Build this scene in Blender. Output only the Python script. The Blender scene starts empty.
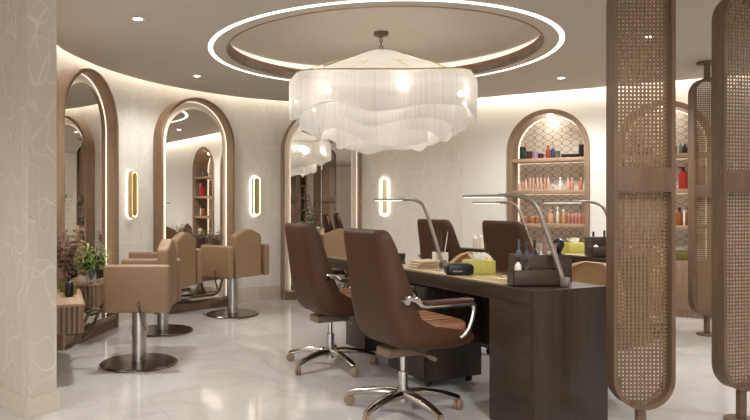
import bpy, bmesh, math, random
from mathutils import Vector, Matrix
from mathutils.geometry import tessellate_polygon
random.seed(7)
PI = math.pi
C = bpy.context.scene.collection
SC = bpy.context.scene

# ------------------------------------------------------------------ camera, world, exposure
cam_d = bpy.data.cameras.new('camera'); cam = bpy.data.objects.new('camera', cam_d); C.objects.link(cam)
cam.location = (0, 0, 1.19); cam.rotation_euler = (PI/2, 0, 0)
cam_d.sensor_width = 36.0; cam_d.lens = 645/750*36.0
cam_d.shift_x = 67/750; cam_d.shift_y = -5/750
cam_d.clip_start = 0.05
SC.camera = cam
world = bpy.data.worlds.new('world'); SC.world = world; world.use_nodes = True
world.node_tree.nodes['Background'].inputs[0].default_value = (0.97, 1.0, 1.04, 1)
world.node_tree.nodes['Background'].inputs[1].default_value = 2.4
SC.view_settings.view_transform = 'Standard'
SC.view_settings.look = 'None'
SC.view_settings.gamma = 1.0
SC.view_settings.use_curve_mapping = False
SC.view_settings.exposure = 0.98

WARM = (0.97, 1.0, 1.01)
LED_RING, LED_COVE, LED_WALL, LED_MIRROR, LED_SCONCE, LED_NICHE = 1.4, 0.42, 10.0, 0.4, 2.4, 0.55
SPOT_W, CHANDELIER_W = 76.0, 0.34

# ------------------------------------------------------------------ materials
def srgb(r, g, b):
    f = lambda c: (c/255/12.92) if c/255 <= 0.04045 else ((c/255+0.055)/1.055)**2.4
    return (f(r), f(g), f(b), 1)

def new_mat(name):
    m = bpy.data.materials.new(name); m.use_nodes = True
    return m, m.node_tree.nodes, m.node_tree.links, m.node_tree.nodes['Principled BSDF']

def plain(name, col, rough=0.5, metal=0.0, var=0.06, scale=30, bump=0.0, coat=0.0, spec=0.5):
    """principled with a faint noise in the colour (and optionally bump)"""
    m, n, l, p = new_mat(name)
    tc = n.new('ShaderNodeTexCoord'); no = n.new('ShaderNodeTexNoise')
    no.inputs['Scale'].default_value = scale; no.inputs['Detail'].default_value = 4
    l.new(tc.outputs['Object'], no.inputs['Vector'])
    rp = n.new('ShaderNodeValToRGB')
    rp.color_ramp.elements[0].position = 0.3; rp.color_ramp.elements[1].position = 0.7
    rp.color_ramp.elements[0].color = tuple(c*(1-var) for c in col[:3])+(1,)
    rp.color_ramp.elements[1].color = tuple(min(1, c*(1+var)) for c in col[:3])+(1,)
    l.new(no.outputs['Fac'], rp.inputs['Fac']); l.new(rp.outputs['Color'], p.inputs['Base Color'])
    p.inputs['Roughness'].default_value = rough; p.inputs['Metallic'].default_value = metal
    p.inputs['Coat Weight'].default_value = coat; p.inputs['Specular IOR Level'].default_value = spec
    if bump:
        b = n.new('ShaderNodeBump'); b.inputs['Strength'].default_value = bump; b.inputs['Distance'].default_value = 0.002
        l.new(no.outputs['Fac'], b.inputs['Height']); l.new(b.outputs['Normal'], p.inputs['Normal'])
    return m

def wood(name, c0, c1, rough=0.45, stretch=(14, 14, 0.9), spec=0.4):
    m, n, l, p = new_mat(name)
    tc = n.new('ShaderNodeTexCoord'); mp = n.new('ShaderNodeMapping'); mp.inputs['Scale'].default_value = stretch
    no = n.new('ShaderNodeTexNoise'); no.inputs['Scale'].default_value = 3.0; no.inputs['Detail'].default_value = 8; no.inputs['Roughness'].default_value = 0.65
    no2 = n.new('ShaderNodeTexNoise'); no2.inputs['Scale'].default_value = 14.0; no2.inputs['Detail'].default_value = 3
    mx = n.new('ShaderNodeMath'); mx.operation = 'ADD'
    ml = n.new('ShaderNodeMath'); ml.operation = 'MULTIPLY'; ml.inputs[1].default_value = 0.35
    l.new(tc.outputs['Object'], mp.inputs['Vector']); l.new(mp.outputs['Vector'], no.inputs['Vector']); l.new(mp.outputs['Vector'], no2.inputs['Vector'])
    l.new(no2.outputs['Fac'], ml.inputs[0]); l.new(no.outputs['Fac'], mx.inputs[0]); l.new(ml.outputs[0], mx.inputs[1])
    rp = n.new('ShaderNodeValToRGB'); rp.color_ramp.elements[0].position = 0.45; rp.color_ramp.elements[1].position = 0.9
    rp.color_ramp.elements[0].color = c0; rp.color_ramp.elements[1].color = c1
    l.new(mx.outputs[0], rp.inputs['Fac']); l.new(rp.outputs['Color'], p.inputs['Base Color'])
    p.inputs['Roughness'].default_value = rough; p.inputs['Specular IOR Level'].default_value = spec
    return m

def emit(name, col, strength):
    m, n, l, p = new_mat(name)
    p.inputs['Base Color'].default_value = (0.9, 0.85, 0.78, 1)
    p.inputs['Emission Color'].default_value = tuple(col)+(1,); p.inputs['Emission Strength'].default_value = strength
    return m

def wallpaper(name, base, line, scale, rough=0.6, soft=0.02, amount=0.8):
    """cream paper with overlapping fine leaf arcs"""
    m, n, l, p = new_mat(name)
    tc = n.new('ShaderNodeTexCoord')
    def arcs(sc, off, width):
        mp = n.new('ShaderNodeMapping'); mp.inputs['Scale'].default_value = (sc, sc, sc*0.62); mp.inputs['Location'].default_value = off
        l.new(tc.outputs['Object'], mp.inputs['Vector'])
        wn = n.new('ShaderNodeTexNoise'); wn.inputs['Scale'].default_value = 0.9; wn.inputs['Detail'].default_value = 0
        l.new(mp.outputs['Vector'], wn.inputs['Vector'])
        ad = n.new('ShaderNodeMix'); ad.data_type = 'VECTOR'; ad.inputs[0].default_value = 0.36
        sc2 = n.new('ShaderNodeVectorMath'); sc2.operation = 'SCALE'; sc2.inputs['Scale'].default_value = 3.0
        l.new(wn.outputs['Color'], sc2.inputs[0]); l.new(mp.outputs['Vector'], ad.inputs[4]); l.new(sc2.outputs[0], ad.inputs[5])
        vo = n.new('ShaderNodeTexVoronoi'); vo.feature = 'DISTANCE_TO_EDGE'; vo.inputs['Scale'].default_value = 1.0
        l.new(ad.outputs[1], vo.inputs['Vector'])
        t = n.new('ShaderNodeMapRange'); t.inputs[1].default_value = width*0.5; t.inputs[2].default_value = width
        t.inputs[3].default_value = 1.0; t.inputs[4].default_value = 0.0
        l.new(vo.outputs['Distance'], t.inputs[0])
        return t
    t1 = arcs(scale*1.5, (0.3, 1.7, 0.2), soft); t2 = arcs(scale*1.1, (4.1, 0.4, 2.9), soft*0.8)
    mx = n.new('ShaderNodeMath'); mx.operation = 'MAXIMUM'
    l.new(t1.outputs[0], mx.inputs[0]); l.new(t2.outputs[0], mx.inputs[1])
    ml = n.new('ShaderNodeMath'); ml.operation = 'MULTIPLY'; ml.inputs[1].default_value = amount
    l.new(mx.outputs[0], ml.inputs[0])
    no = n.new('ShaderNodeTexNoise'); no.inputs['Scale'].default_value = 5.0; no.inputs['Detail'].default_value = 6
    mp3 = n.new('ShaderNodeMapping'); mp3.inputs['Scale'].default_value = (3, 3, 0.6)
    l.new(tc.outputs['Object'], mp3.inputs['Vector']); l.new(mp3.outputs['Vector'], no.inputs['Vector'])
    rp = n.new('ShaderNodeValToRGB'); rp.color_ramp.elements[0].position = 0.3; rp.color_ramp.elements[1].position = 0.7
    rp.color_ramp.elements[0].color = tuple(c*0.93 for c in base[:3])+(1,); rp.color_ramp.elements[1].color = base
    l.new(no.outputs['Fac'], rp.inputs['Fac'])
    mc = n.new('ShaderNodeMix'); mc.data_type = 'RGBA'
    l.new(ml.outputs[0], mc.inputs[0]); l.new(rp.outputs['Color'], mc.inputs[6]); mc.inputs[7].default_value = line
    l.new(mc.outputs[2], p.inputs['Base Color']); p.inputs['Roughness'].default_value = rough
    return m

def marble(name):
    m, n, l, p = new_mat(name)
    tc = n.new('ShaderNodeTexCoord'); no = n.new('ShaderNodeTexNoise'); no.inputs['Scale'].default_value = 0.9
    no.inputs['Detail'].default_value = 9; no.inputs['Roughness'].default_value = 0.6; no.inputs['Distortion'].default_value = 1.4
    l.new(tc.outputs['Object'], no.inputs['Vector'])
    rp = n.new('ShaderNodeValToRGB'); e = rp.color_ramp.elements
    e[0].position = 0.35; e[0].color = srgb(200, 195, 189); e[1].position = 0.62; e[1].color = srgb(205, 200, 194)
    v = e.new(0.5); v.color = srgb(195, 188, 181); e.new(0.44).color = srgb(202, 196, 190); e.new(0.56).color = srgb(202, 196, 190)
    l.new(no.outputs['Fac'], rp.inputs['Fac'])
    br = n.new('ShaderNodeTexBrick'); br.offset = 0.0; br.inputs['Scale'].default_value = 1.0
    br.inputs['Brick Width'].default_value = 1.2; br.inputs['Row Height'].default_value = 1.2; br.inputs['Mortar Size'].default_value = 0.003
    br.inputs['Color1'].default_value = (1, 1, 1, 1); br.inputs['Color2'].default_value = (1, 1, 1, 1); br.inputs['Mortar'].default_value = (0.86, 0.84, 0.82, 1)
    mpb = n.new('ShaderNodeMapping'); mpb.inputs['Rotation'].default_value = (0, 0, math.radians(-31)); l.new(tc.outputs['Object'], mpb.inputs['Vector'])
    l.new(mpb.outputs['Vector'], br.inputs['Vector'])
    mc = n.new('ShaderNodeMix'); mc.data_type = 'RGBA'; mc.blend_type = 'MULTIPLY'; mc.inputs[0].default_value = 1
    l.new(rp.outputs['Color'], mc.inputs[6]); l.new(br.outputs['Color'], mc.inputs[7])
    l.new(mc.outputs[2], p.inputs['Base Color']); p.inputs['Roughness'].default_value = 0.08; p.inputs['Specular IOR Level'].default_value = 0.5
    return m

def ogee_tile(name):
    """cream lantern tiles with brown joints; local X and Z"""
    m, n, l, p = new_mat(name)
    tc = n.new('ShaderNodeTexCoord'); sp = n.new('ShaderNodeSeparateXYZ'); l.new(tc.outputs['Object'], sp.inputs[0])
    def mth(op, a, b=None):
        q = n.new('ShaderNodeMath'); q.operation = op
        for i, v in enumerate((a, b)):
            if v is None: continue
            if isinstance(v, (int, float)): q.inputs[i].default_value = v
            else: l.new(v, q.inputs[i])
        return q.outputs[0]
    X = mth('MULTIPLY', sp.outputs['X'], 1/0.21); Z = mth('MULTIPLY', sp.outputs['Z'], 1/0.155)
    cs = mth('MULTIPLY', mth('COSINE', mth('MULTIPLY', Z, 2*PI)), 0.25)
    def dist(v): return mth('MULTIPLY', mth('ABSOLUTE', mth('SUBTRACT', mth('FRACT', mth('MULTIPLY', mth('ADD', v, 10.0), 2.0)), 0.5)), 0.5)
    d = mth('MINIMUM', dist(mth('SUBTRACT', X, cs)), dist(mth('ADD', X, cs)))
    mr = n.new('ShaderNodeMapRange'); mr.inputs[1].default_value = 0.014; mr.inputs[2].default_value = 0.03
    l.new(d, mr.inputs[0])
    mc = n.new('ShaderNodeMix'); mc.data_type = 'RGBA'; l.new(mr.outputs[0], mc.inputs[0])
    mc.inputs[6].default_value = srgb(152, 118, 88); mc.inputs[7].default_value = srgb(234, 219, 198)
    l.new(mc.outputs[2], p.inputs['Base Color']); p.inputs['Roughness'].default_value = 0.3
    return m

def fabric_fringe(name):
    """hanging threads: fine vertical streaks, denser and thinner by turns around the hoop"""
    m, n, l, p = new_mat(name)
    n.remove(p); out = n['Material Output']
    tc = n.new('ShaderNodeTexCoord'); sp = n.new('ShaderNodeSeparateXYZ'); l.new(tc.outputs['Object'], sp.inputs[0])
    at = n.new('ShaderNodeMath'); at.operation = 'ARCTAN2'; l.new(sp.outputs['Y'], at.inputs[0]); l.new(sp.outputs['X'], at.inputs[1])
    no = n.new('ShaderNodeTexNoise'); no.noise_dimensions = '1D'; no.inputs['Scale'].default_value = 26.0; no.inputs['Detail'].default_value = 3; no.inputs['Roughness'].default_value = 0.7
    l.new(at.outputs[0], no.inputs['W'])
    mr = n.new('ShaderNodeMapRange'); mr.inputs[1].default_value = 0.3; mr.inputs[2].default_value = 0.7; mr.inputs[3].default_value = 0.8; mr.inputs[4].default_value = 1.0
    l.new(no.outputs['Fac'], mr.inputs[0])
    rp = n.new('ShaderNodeMix'); rp.data_type = 'RGBA'; l.new(mr.outputs[0], rp.inputs[0])
    rp.inputs[6].default_value = (0.35, 0.33, 0.31, 1); rp.inputs[7].default_value = (0.92, 0.90, 0.88, 1)
    d = n.new('ShaderNodeBsdfDiffuse'); t = n.new('ShaderNodeBsdfTranslucent'); tr = n.new('ShaderNodeBsdfTransparent')
    l.new(rp.outputs[2], d.inputs[0]); l.new(rp.outputs[2], t.inputs[0])
    a = n.new('ShaderNodeMixShader'); a.inputs[0].default_value = 0.45
    b = n.new('ShaderNodeMixShader'); b.inputs[0].default_value = 0.14
    l.new(d.outputs[0], a.inputs[1]); l.new(t.outputs[0], a.inputs[2]); l.new(a.outputs[0], b.inputs[1]); l.new(tr.outputs[0], b.inputs[2])
    l.new(b.outputs[0], out.inputs['Surface'])
    return m

def glassy(name, col, rough=0.05):
    m, n, l, p = new_mat(name)
    p.inputs['Base Color'].default_value = col; p.inputs['Roughness'].default_value = rough
    p.inputs['Transmission Weight'].default_value = 0.9; p.inputs['IOR'].default_value = 1.4
    return m

M = {}
M['paint'] = plain('wall_paint', srgb(234, 227, 216), 0.7, var=0.02, scale=2)
M['paper'] = wallpaper('leaf_wallpaper', srgb(229, 220, 207), srgb(240, 233, 222), 2.6, soft=0.022, amount=0.4)
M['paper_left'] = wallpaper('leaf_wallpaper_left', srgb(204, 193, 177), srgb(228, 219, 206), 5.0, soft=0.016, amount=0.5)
M['ceil'] = plain('ceiling_paint', srgb(190, 180, 168), 0.8, var=0.015, scale=2)
M['floor'] = marble('marble_floor')
M['base'] = plain('skirting', srgb(208, 194, 176), 0.4, var=0.03)
M['cove_wood'] = plain('recess_brown', srgb(148, 116, 94), 0.5)
M['wood'] = wood('taupe_wood', srgb(126, 99, 77), srgb(156, 127, 102))
M['wood_dk'] = wood('dark_taupe_wood', srgb(104, 79, 60), srgb(134, 105, 82))
M['wood_h'] = wood('taupe_wood_flat', srgb(150, 120, 96), srgb(184, 152, 124), stretch=(0.9, 14, 14))
M['screen'] = wood('screen_wood', srgb(95, 72, 54), srgb(120, 95, 74))
M['cane'] = plain('cane', srgb(124, 97, 70), 0.6, var=0.15, scale=60)
M['desk'] = wood('desk_wood_upright', srgb(43, 33, 25), srgb(67, 54, 43), rough=0.35)
M['desk_h'] = wood('desk_wood_flat', srgb(43, 33, 25), srgb(67, 54, 43), rough=0.3, stretch=(0.8, 14, 14))
M['organizer'] = wood('organizer_wood', srgb(56, 42, 33), srgb(84, 66, 54), rough=0.4, stretch=(1.5, 18, 18))
M['leather'] = plain('brown_leather', srgb(74, 45, 26), 0.5, var=0.08, scale=120, bump=0.1, spec=0.35)
M['leather_in'] = plain('tan_leather', srgb(166, 116, 80), 0.45, var=0.07, scale=120, bump=0.1)
M['beige'] = plain('beige_leather', srgb(143, 113, 84), 0.5, var=0.04, scale=100, bump=0.08)
M['beige2'] = plain('tub_leather', srgb(184, 148, 108), 0.5, var=0.04, scale=100, bump=0.08)
M['chrome'] = plain('chrome', (0.55, 0.52, 0.49, 1), 0.14, 1.0, var=0.01)
M['steel'] = plain('brushed_steel', (0.5, 0.47, 0.44, 1), 0.28, 1.0, var=0.05)
M['disc'] = plain('dark_bronze_steel', (0.22, 0.18, 0.15, 1), 0.22, 1.0, var=0.05)
M['bronze'] = plain('bronze', (0.2, 0.14, 0.09, 1), 0.35, 1.0)
M['gold'] = plain('brushed_gold', (0.60, 0.49, 0.30, 1), 0.35, 1.0)
M['lamp_metal'] = plain('lamp_metal', srgb(150, 138, 126), 0.35, 0.6)
M['caster'] = plain('caster_tan', srgb(150, 124, 100), 0.5)
M['mech'] = plain('mechanism_taupe', srgb(120, 100, 82), 0.5)
M['black'] = plain('black_plastic', srgb(28, 25, 24), 0.35)
M['white'] = plain('white_plastic', srgb(236, 228, 218), 0.4, var=0.02)
M['mirror'] = plain('mirror_silver', (0.86, 0.84, 0.81, 1), 0.0, 1.0, var=0.0)
M['cream_panel'] = plain('cream_panel', srgb(226, 212, 194), 0.6, var=0.02)
M['led'] = emit('led_ring', (1.0, 0.93, 0.83), LED_RING)
M['led_cove'] = emit('led_cove', (1.0, 0.93, 0.80), LED_COVE)
M['led_wall'] = emit('led_wall', (1.0, 0.98, 0.92), LED_WALL)
M['led_back'] = emit('led_behind_mirror', (1.0, 0.95, 0.87), 1.2)
M['led_wall2'] = emit('led_wall_straight', (1.0, 0.97, 0.92), LED_WALL*3.0)
M['led_mirror'] = emit('led_mirror', (1.0, 0.93, 0.83), LED_MIRROR)
M['led_sconce'] = emit('led_sconce', (1.0, 0.90, 0.74), LED_SCONCE)
M['led_niche'] = emit('led_niche', (1.0, 0.86, 0.68), LED_NICHE)
M['led_lamp'] = emit('led_lamp', (1.0, 0.92, 0.8), 1.5)
M['bulb'] = emit('bulb', (1.0, 0.9, 0.76), 6.0)
M['downlight'] = emit('downlight', (1.0, 0.9, 0.75), 10.0)
M['tile'] = ogee_tile('lantern_tile')
M['fringe'] = fabric_fringe('white_fringe')
def pane_mat():
    m, n, l, p = new_mat('window_pane'); n.remove(p)
    t = n.new('ShaderNodeBsdfTransparent'); g = n.new('ShaderNodeBsdfGlossy'); g.inputs['Roughness'].default_value = 0.02
    x = n.new('ShaderNodeMixShader'); x.inputs[0].default_value = 0.06
    l.new(t.outputs[0], x.inputs[1]); l.new(g.outputs[0], x.inputs[2]); l.new(x.outputs[0], n['Material Output'].inputs['Surface'])
    return m
M['pane'] = pane_mat()
M['glass'] = glassy('clear_glass', (0.95, 0.96, 0.95, 1))
M['desk_glass'] = plain('cream_reflection_glass', srgb(196, 172, 128), 0.04, var=0.01, coat=1.0)  # the bright wall's cream reflection is put into the glass colour
M['leaf'] = plain('leaf_green', srgb(150, 168, 84), 0.5, var=0.3, scale=14)
M['leaf_dk'] = plain('dark_leaf', srgb(44, 56, 36), 0.5, var=0.25, scale=14)
M['pampas'] = plain('pampas_brown', srgb(150, 118, 98), 0.9, var=0.2, scale=40)
M['olive'] = plain('olive_glaze', srgb(120, 112, 52), 0.35)
M['yellow'] = plain('yellow_box', srgb(204, 192, 96), 0.5, var=0.03)
M['tissue'] = plain('tissue', srgb(240, 236, 228), 0.9, var=0.02)
M['towel'] = plain('towel', srgb(206, 180, 152), 0.95, var=0.08, scale=150, bump=0.4)
M['amber'] = plain('amber', srgb(150, 88, 40), 0.2)
def colmat(rgb):
    k = 'c%02x%02x%02x' % rgb
    if k not in M: M[k] = plain('packaging_'+k, srgb(*rgb), 0.4, var=0.04)
    return M[k]

# ------------------------------------------------------------------ mesh helpers
def merge(bm, tmp, mat=None):
    me = bpy.data.meshes.new('t'); tmp.to_mesh(me); tmp.free()
    if mat is not None: me.transform(mat)
    bm.from_mesh(me); bpy.data.meshes.remove(me)

def bx(bm, x0, x1, y0, y1, z0, z1, bev=0.0, seg=2, mat=None):
    t = bmesh.new(); bmesh.ops.create_cube(t, size=1)
    for v in t.verts:
        v.co = Vector(((x0+x1)/2+v.co.x*(x1-x0), (y0+y1)/2+v.co.y*(y1-y0), (z0+z1)/2+v.co.z*(z1-z0)))
    if bev: bmesh.ops.bevel(t, geom=t.edges[:], offset=bev, segments=seg, affect='EDGES', profile=0.5)
    merge(bm, t, mat)

def lathe(bm, prof, n=32, origin=(0, 0, 0), cap=True):
    """prof: (r, z) from bottom to top"""
    ox, oy, oz = origin; rings = []
    for r, z in prof:
        rings.append([bm.verts.new((ox+r*math.cos(2*PI*i/n), oy+r*math.sin(2*PI*i/n), oz+z)) for i in range(n)])
    for a, b in zip(rings, rings[1:]):
        for i in range(n):
            bm.faces.new((a[i], a[(i+1) % n], b[(i+1) % n], b[i]))
    if cap:
        bm.faces.new(list(reversed(rings[0]))); bm.faces.new(rings[-1])

def tube(bm, pts, rad, n=10, closed=False, flat=1.0):
    """pts: 3-D points, rad number or list"""
    P = [Vector(p) for p in pts]; N = len(P)
    R = rad if isinstance(rad, (list, tuple)) else [rad]*N
    up = Vector((0, 0, 1)); rings = []; prev = None
    for i in range(N):
        if closed: t = (P[(i+1) % N]-P[i-1]).normalized()
        else: t = (P[min(i+1, N-1)]-P[max(i-1, 0)]).normalized()
        if prev is None:
            ref = up if abs(t.z) < 0.95 else Vector((1, 0, 0)); a = t.cross(ref).normalized()
        else:
            a = (prev-t*prev.dot(t)).normalized()
        prev = a; b = t.cross(a).normalized()
        rings.append([bm.verts.new(P[i]+a*R[i]*math.cos(2*PI*k/n)+b*R[i]*flat*math.sin(2*PI*k/n)) for k in range(n)])
    for i in range(N if closed else N-1):
        A, B = rings[i], rings[(i+1) % N]
        for k in range(n): bm.faces.new((A[k], A[(k+1) % n], B[(k+1) % n], B[k]))
    if not closed:
        bm.faces.new(list(reversed(rings[0]))); bm.faces.new(rings[-1])

def smooth_path(pts, k=6):
    """Catmull-Rom through pts"""
    P = [Vector(p) for p in pts]; out = []
    for i in range(len(P)-1):
        a, b, c, d = P[max(i-1, 0)], P[i], P[i+1], P[min(i+2, len(P)-1)]
        for s in range(k):
            t = s/k
            out.append(0.5*((2*b)+(-a+c)*t+(2*a-5*b+4*c-d)*t*t+(-a+3*b-3*c+d)*t**3))
    out.append(P[-1]); return out

def plate(bm, outer, holes, a, b, plane='XZ'):
    """prism of a 2-D polygon with holes between depth a and b (plane XZ: depth is y; XY: depth is z)"""
    loops = [outer]+list(holes)
    f3 = (lambda u, v, d: Vector((u, d, v))) if plane == 'XZ' else (lambda u, v, d: Vector((u, v, d)))
    tri = tessellate_polygon([[Vector((u, v, 0)) for u, v in lp] for lp in loops])
    flat = [p for lp in loops for p in lp]
    VA = [bm.verts.new(f3(u, v, a)) for u, v in flat]; VB = [bm.verts.new(f3(u, v, b)) for u, v in flat]
    for t in tri:
        for V in (VA, VB):
            try: bm.faces.new([V[i] for i in t])
            except ValueError: pass
    o = 0
    for lp in loops:
        n = len(lp)
        for i in range(n):
            j = (i+1) % n
            bm.faces.new((VA[o+i], VA[o+j], VB[o+j], VB[o+i]))
        o += n
    bmesh.ops.recalc_face_normals(bm, faces=bm.faces[:])

def arch(w, h, z0=0.0, n=28):
    """closed outline: flat foot, straight sides, half-round top"""
    r = w/2; zs = h-r
    return [(-r, z0)]+[(r*math.cos(PI-PI*i/n), zs+r*math.sin(PI*i/n)) for i in range(n+1)]+[(r, z0)]

def arch_band(w, h, th, z0=0.0, n=28):
    o = arch(w, h, z0, n); i = arch(w-2*th, h-th, z0, n)
    return o+list(reversed(i))

def stadium(w, h, zc=0.0, n=16):
    r = w/2; k = h/2-r
    return [(r*math.cos(PI*i/n), zc+k+r*math.sin(PI*i/n)) for i in range(n+1)] + [(r*math.cos(PI+PI*i/n), zc-k+r*math.sin(PI+PI*i/n)) for i in range(n+1)]

def obj(name, bm, mat, parent=None, sharp=35, mods=None):
    me = bpy.data.meshes.new(name)
    bmesh.ops.remove_doubles(bm, verts=bm.verts[:], dist=1e-6)
    lim = math.radians(sharp)
    for f in bm.faces: f.smooth = True
    for e in bm.edges:
        if len(e.link_faces) == 2 and e.calc_face_angle(0) > lim: e.smooth = False
    bm.to_mesh(me); bm.free(); me.materials.append(M[mat] if isinstance(mat, str) else mat)
    o = bpy.data.objects.new(name, me); C.objects.link(o)
    if parent: o.parent = parent
    return o

def thing(name, label, cat, loc=(0, 0, 0), rz=0.0, group=None):
    o = bpy.data.objects.new(name, None); C.objects.link(o); o.empty_display_size = 0.1
    o.location = loc; o.rotation_euler = (0, 0, rz); o['label'] = label; o['category'] = cat
    if group: o['group'] = group
    return o

def tag(o, label, cat, group=None, loc=None, rz=None):
    o['label'] = label; o['category'] = cat
    if group: o['group'] = group
    if loc: o.location = loc
    if rz is not None: o.rotation_euler = (0, 0, rz)
    return o

def struct(name, bm, mat):
    o = obj(name, bm, mat); o['kind'] = 'structure'; return o

def dup(root, loc, rz, label, group=None):
    r = root.copy(); C.objects.link(r); r.location = loc; r.rotation_euler = (0, 0, rz); r['label'] = label
    if group: r['group'] = group
    def rec(src, dst):
        for ch in [c for c in bpy.data.objects if c.parent == src]:
            c = ch.copy(); C.objects.link(c); c.parent = dst; rec(ch, c)
    rec(root, r); return r

# ------------------------------------------------------------------ room geometry
CX, CY = 0.63, 5.566          # centre of the round ceiling recess
HC = 2.50                     # ceiling
HU = 2.68                     # upper ceiling above the coves
RT = [(56, 2.75), (61.8, 2.75), (95, 2.745), (105, 2.735), (118, 2.705), (132, 2.655), (145, 2.643), (160, 2.643), (172, 2.66), (184, 2.70), (200, 2.70), (215, 2.70)]
def r_edge(deg):
    for (a, ra), (b, rb) in zip(RT, RT[1:]):
        if a <= deg <= b:
            t = (deg-a)/(b-a); t = t*t*(3-2*t); return ra+(rb-ra)*t
    return RT[-1][1]
def polar(deg, off=0.0):
    r = r_edge(deg)+off; a = math.radians(deg)
    return (CX+r*math.cos(a), CY+r*math.sin(a))
def wall_rz(deg):             # heading of an object that backs onto the curved wall
    if 133 < deg < 140: return math.radians(deg-90)
    (ax, ay), (bx_, by) = polar(deg+4), polar(deg-4)
    return math.atan2(by-ay, bx_-ax)
WD = Vector((0.856, -0.517)); WN = Vector((0.517, 0.856))
def wall_pt(t, d=0.0):        # along the niche wall; d into the wall
    p = Vector((2.119, 7.990))+WD*t+WN*d; return (p.x, p.y)
CORNER = wall_pt(-0.203)

bm = bmesh.new(); plate(bm, [(-5, -4.5), (8.5, -4.5), (8.5, 9.2), (-5, 9.2)], [], -0.05, 0.0, 'XY')
struct('floor', bm, 'floor')

# lower ceiling slab, its edge held off the walls by a lit gap
edge = [polar(d) for d in range(212, 61, -2)]
line = [wall_pt(-0.15, -0.1), wall_pt(5.6, -0.1)]
outer = [(-4.6, -4.2), (-4.6, 4.1)]+edge+line+[(7.6, -4.2)]
hole = [(CX+1.31*math.cos(2*PI*i/96), CY+1.31*math.sin(2*PI*i/96)) for i in range(96)]
bm = bmesh.new(); plate(bm, outer, [hole], HC, HC+0.05, 'XY')
struct('ceiling', bm, 'ceil')
bm = bmesh.new(); plate(bm, [(-5, -4.5), (8.5, -4.5), (8.5, 9.2), (-5, 9.2)], [], HU, HU+0.05, 'XY')
o = struct('ceiling', bm, 'ceil')
# recess: brown lip, shelf and cream upstand
def ring_prof(bm, prof, n=96):
    lathe(bm, prof, n, (CX, CY, 0), cap=False)
bm = bmesh.new(); ring_prof(bm, [(1.31, HC-0.004), (1.31, HC+0.095), (1.47, HC+0.095), (1.47, HC+0.085), (1.325, HC+0.085), (1.325, HC-0.004), (1.31, HC-0.004)])
struct('trim_1', bm, 'cove_wood')
bm = bmesh.new(); ring_prof(bm, [(1.41, HC+0.096), (1.41, HU), (1.425, HU), (1.425, HC+0.096), (1.41, HC+0.096)])
struct('trim_2', bm, 'cream_panel')
bm = bmesh.new(); ring_prof(bm, [(1.404, HC+0.097), (1.4095, HC+0.097), (1.4095, HU-0.012), (1.404, HU-0.012), (1.404, HC+0.097)])
tag(obj('cove_light_strip', bm, 'led_cove'), 'warm light band running around inside the round ceiling recess', 'light strip')
bm = bmesh.new(); ring_prof(bm, [(1.437, HC-0.003), (1.474, HC-0.003), (1.474, HC+0.002), (1.437, HC+0.002), (1.437, HC-0.003)])
tag(obj('ceiling_ring_light', bm, 'led'), 'slim white circular light line set in the ceiling around the recess', 'ring light')

# walls
bm = bmesh.new()
wp = [polar(d, 0.10) for d in range(212, 62, -2)]+[CORNER]
wq = [polar(d, 0.22) for d in range(212, 62, -2)]+[wall_pt(-0.203, 0.14)]
plate(bm, wp+list(reversed(wq)), [], 0, HU, 'XY'); struct('wall_back', bm, 'paper')
bm = bmesh.new()
p1 = [polar(d, 0.088) for d in range(212, 62, -2)]; p2 = [polar(d, 0.0995) for d in range(212, 62, -2)]
plate(bm, p1+list(reversed(p2)), [], 0, 0.17, 'XY'); struct('baseboard_back', bm, 'base')
# light strip above the gap along the curved and the straight wall
bm = bmesh.new()
p1 = [polar(d, 0.02) for d in range(210, 63, -2)]; p2 = [polar(d, 0.05) for d in range(210, 63, -2)]
plate(bm, p1+list(reversed(p2)), [], HU-0.02, HU-0.004, 'XY')
tag(obj('cove_light_strip', bm, 'led_wall'), 'light strip in the ceiling gap along the curved papered wall', 'light strip')
bm = bmesh.new(); plate(bm, [wall_pt(-0.1, -0.08), wall_pt(5.4, -0.08), wall_pt(5.4, -0.05), wall_pt(-0.1, -0.05)], [], HU-0.02, HU-0.004, 'XY')
tag(obj('cove_light_strip', bm, 'led_wall2'), 'light strip in the ceiling gap along the straight niche wall', 'light strip')

NICHES = [0.81, 2.0]; NW, NH = 0.92, 2.315
RZW = math.atan2(WD.y, WD.x)
bm = bmesh.new()
poly = [(-0.203, 0)]
for c in NICHES:
    poly += [(c+u, v) for u, v in arch(NW-0.04, NH-0.02, 0.0)]
poly += [(5.6, 0), (5.6, HU), (-0.203, HU)]
plate(bm, poly, [], 0, 0.08)
w = struct('wall_right', bm, 'paint'); w.location = wall_pt(0)+(0,); w.rotation_euler = (0, 0, RZW)
bm = bmesh.new(); bx(bm, 7.0, 7.1, -4.2, 5.3, 0, HU); struct('wall_side', bm, 'paint')
bm = bmesh.new(); FILL_WIN = [(-4.2, -0.8), (0.2, 2.4)]  # unseen openings added behind the camera to let in soft fill light
plate(bm, [(-4.7, 0), (7.1, 0), (7.1, HU), (-4.7, HU)], [[(a, 0.3), (b, 0.3), (b, 2.4), (a, 2.4)] for a, b in FILL_WIN], -4.3, -4.2); struct('wall_front', bm, 'paper')
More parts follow.
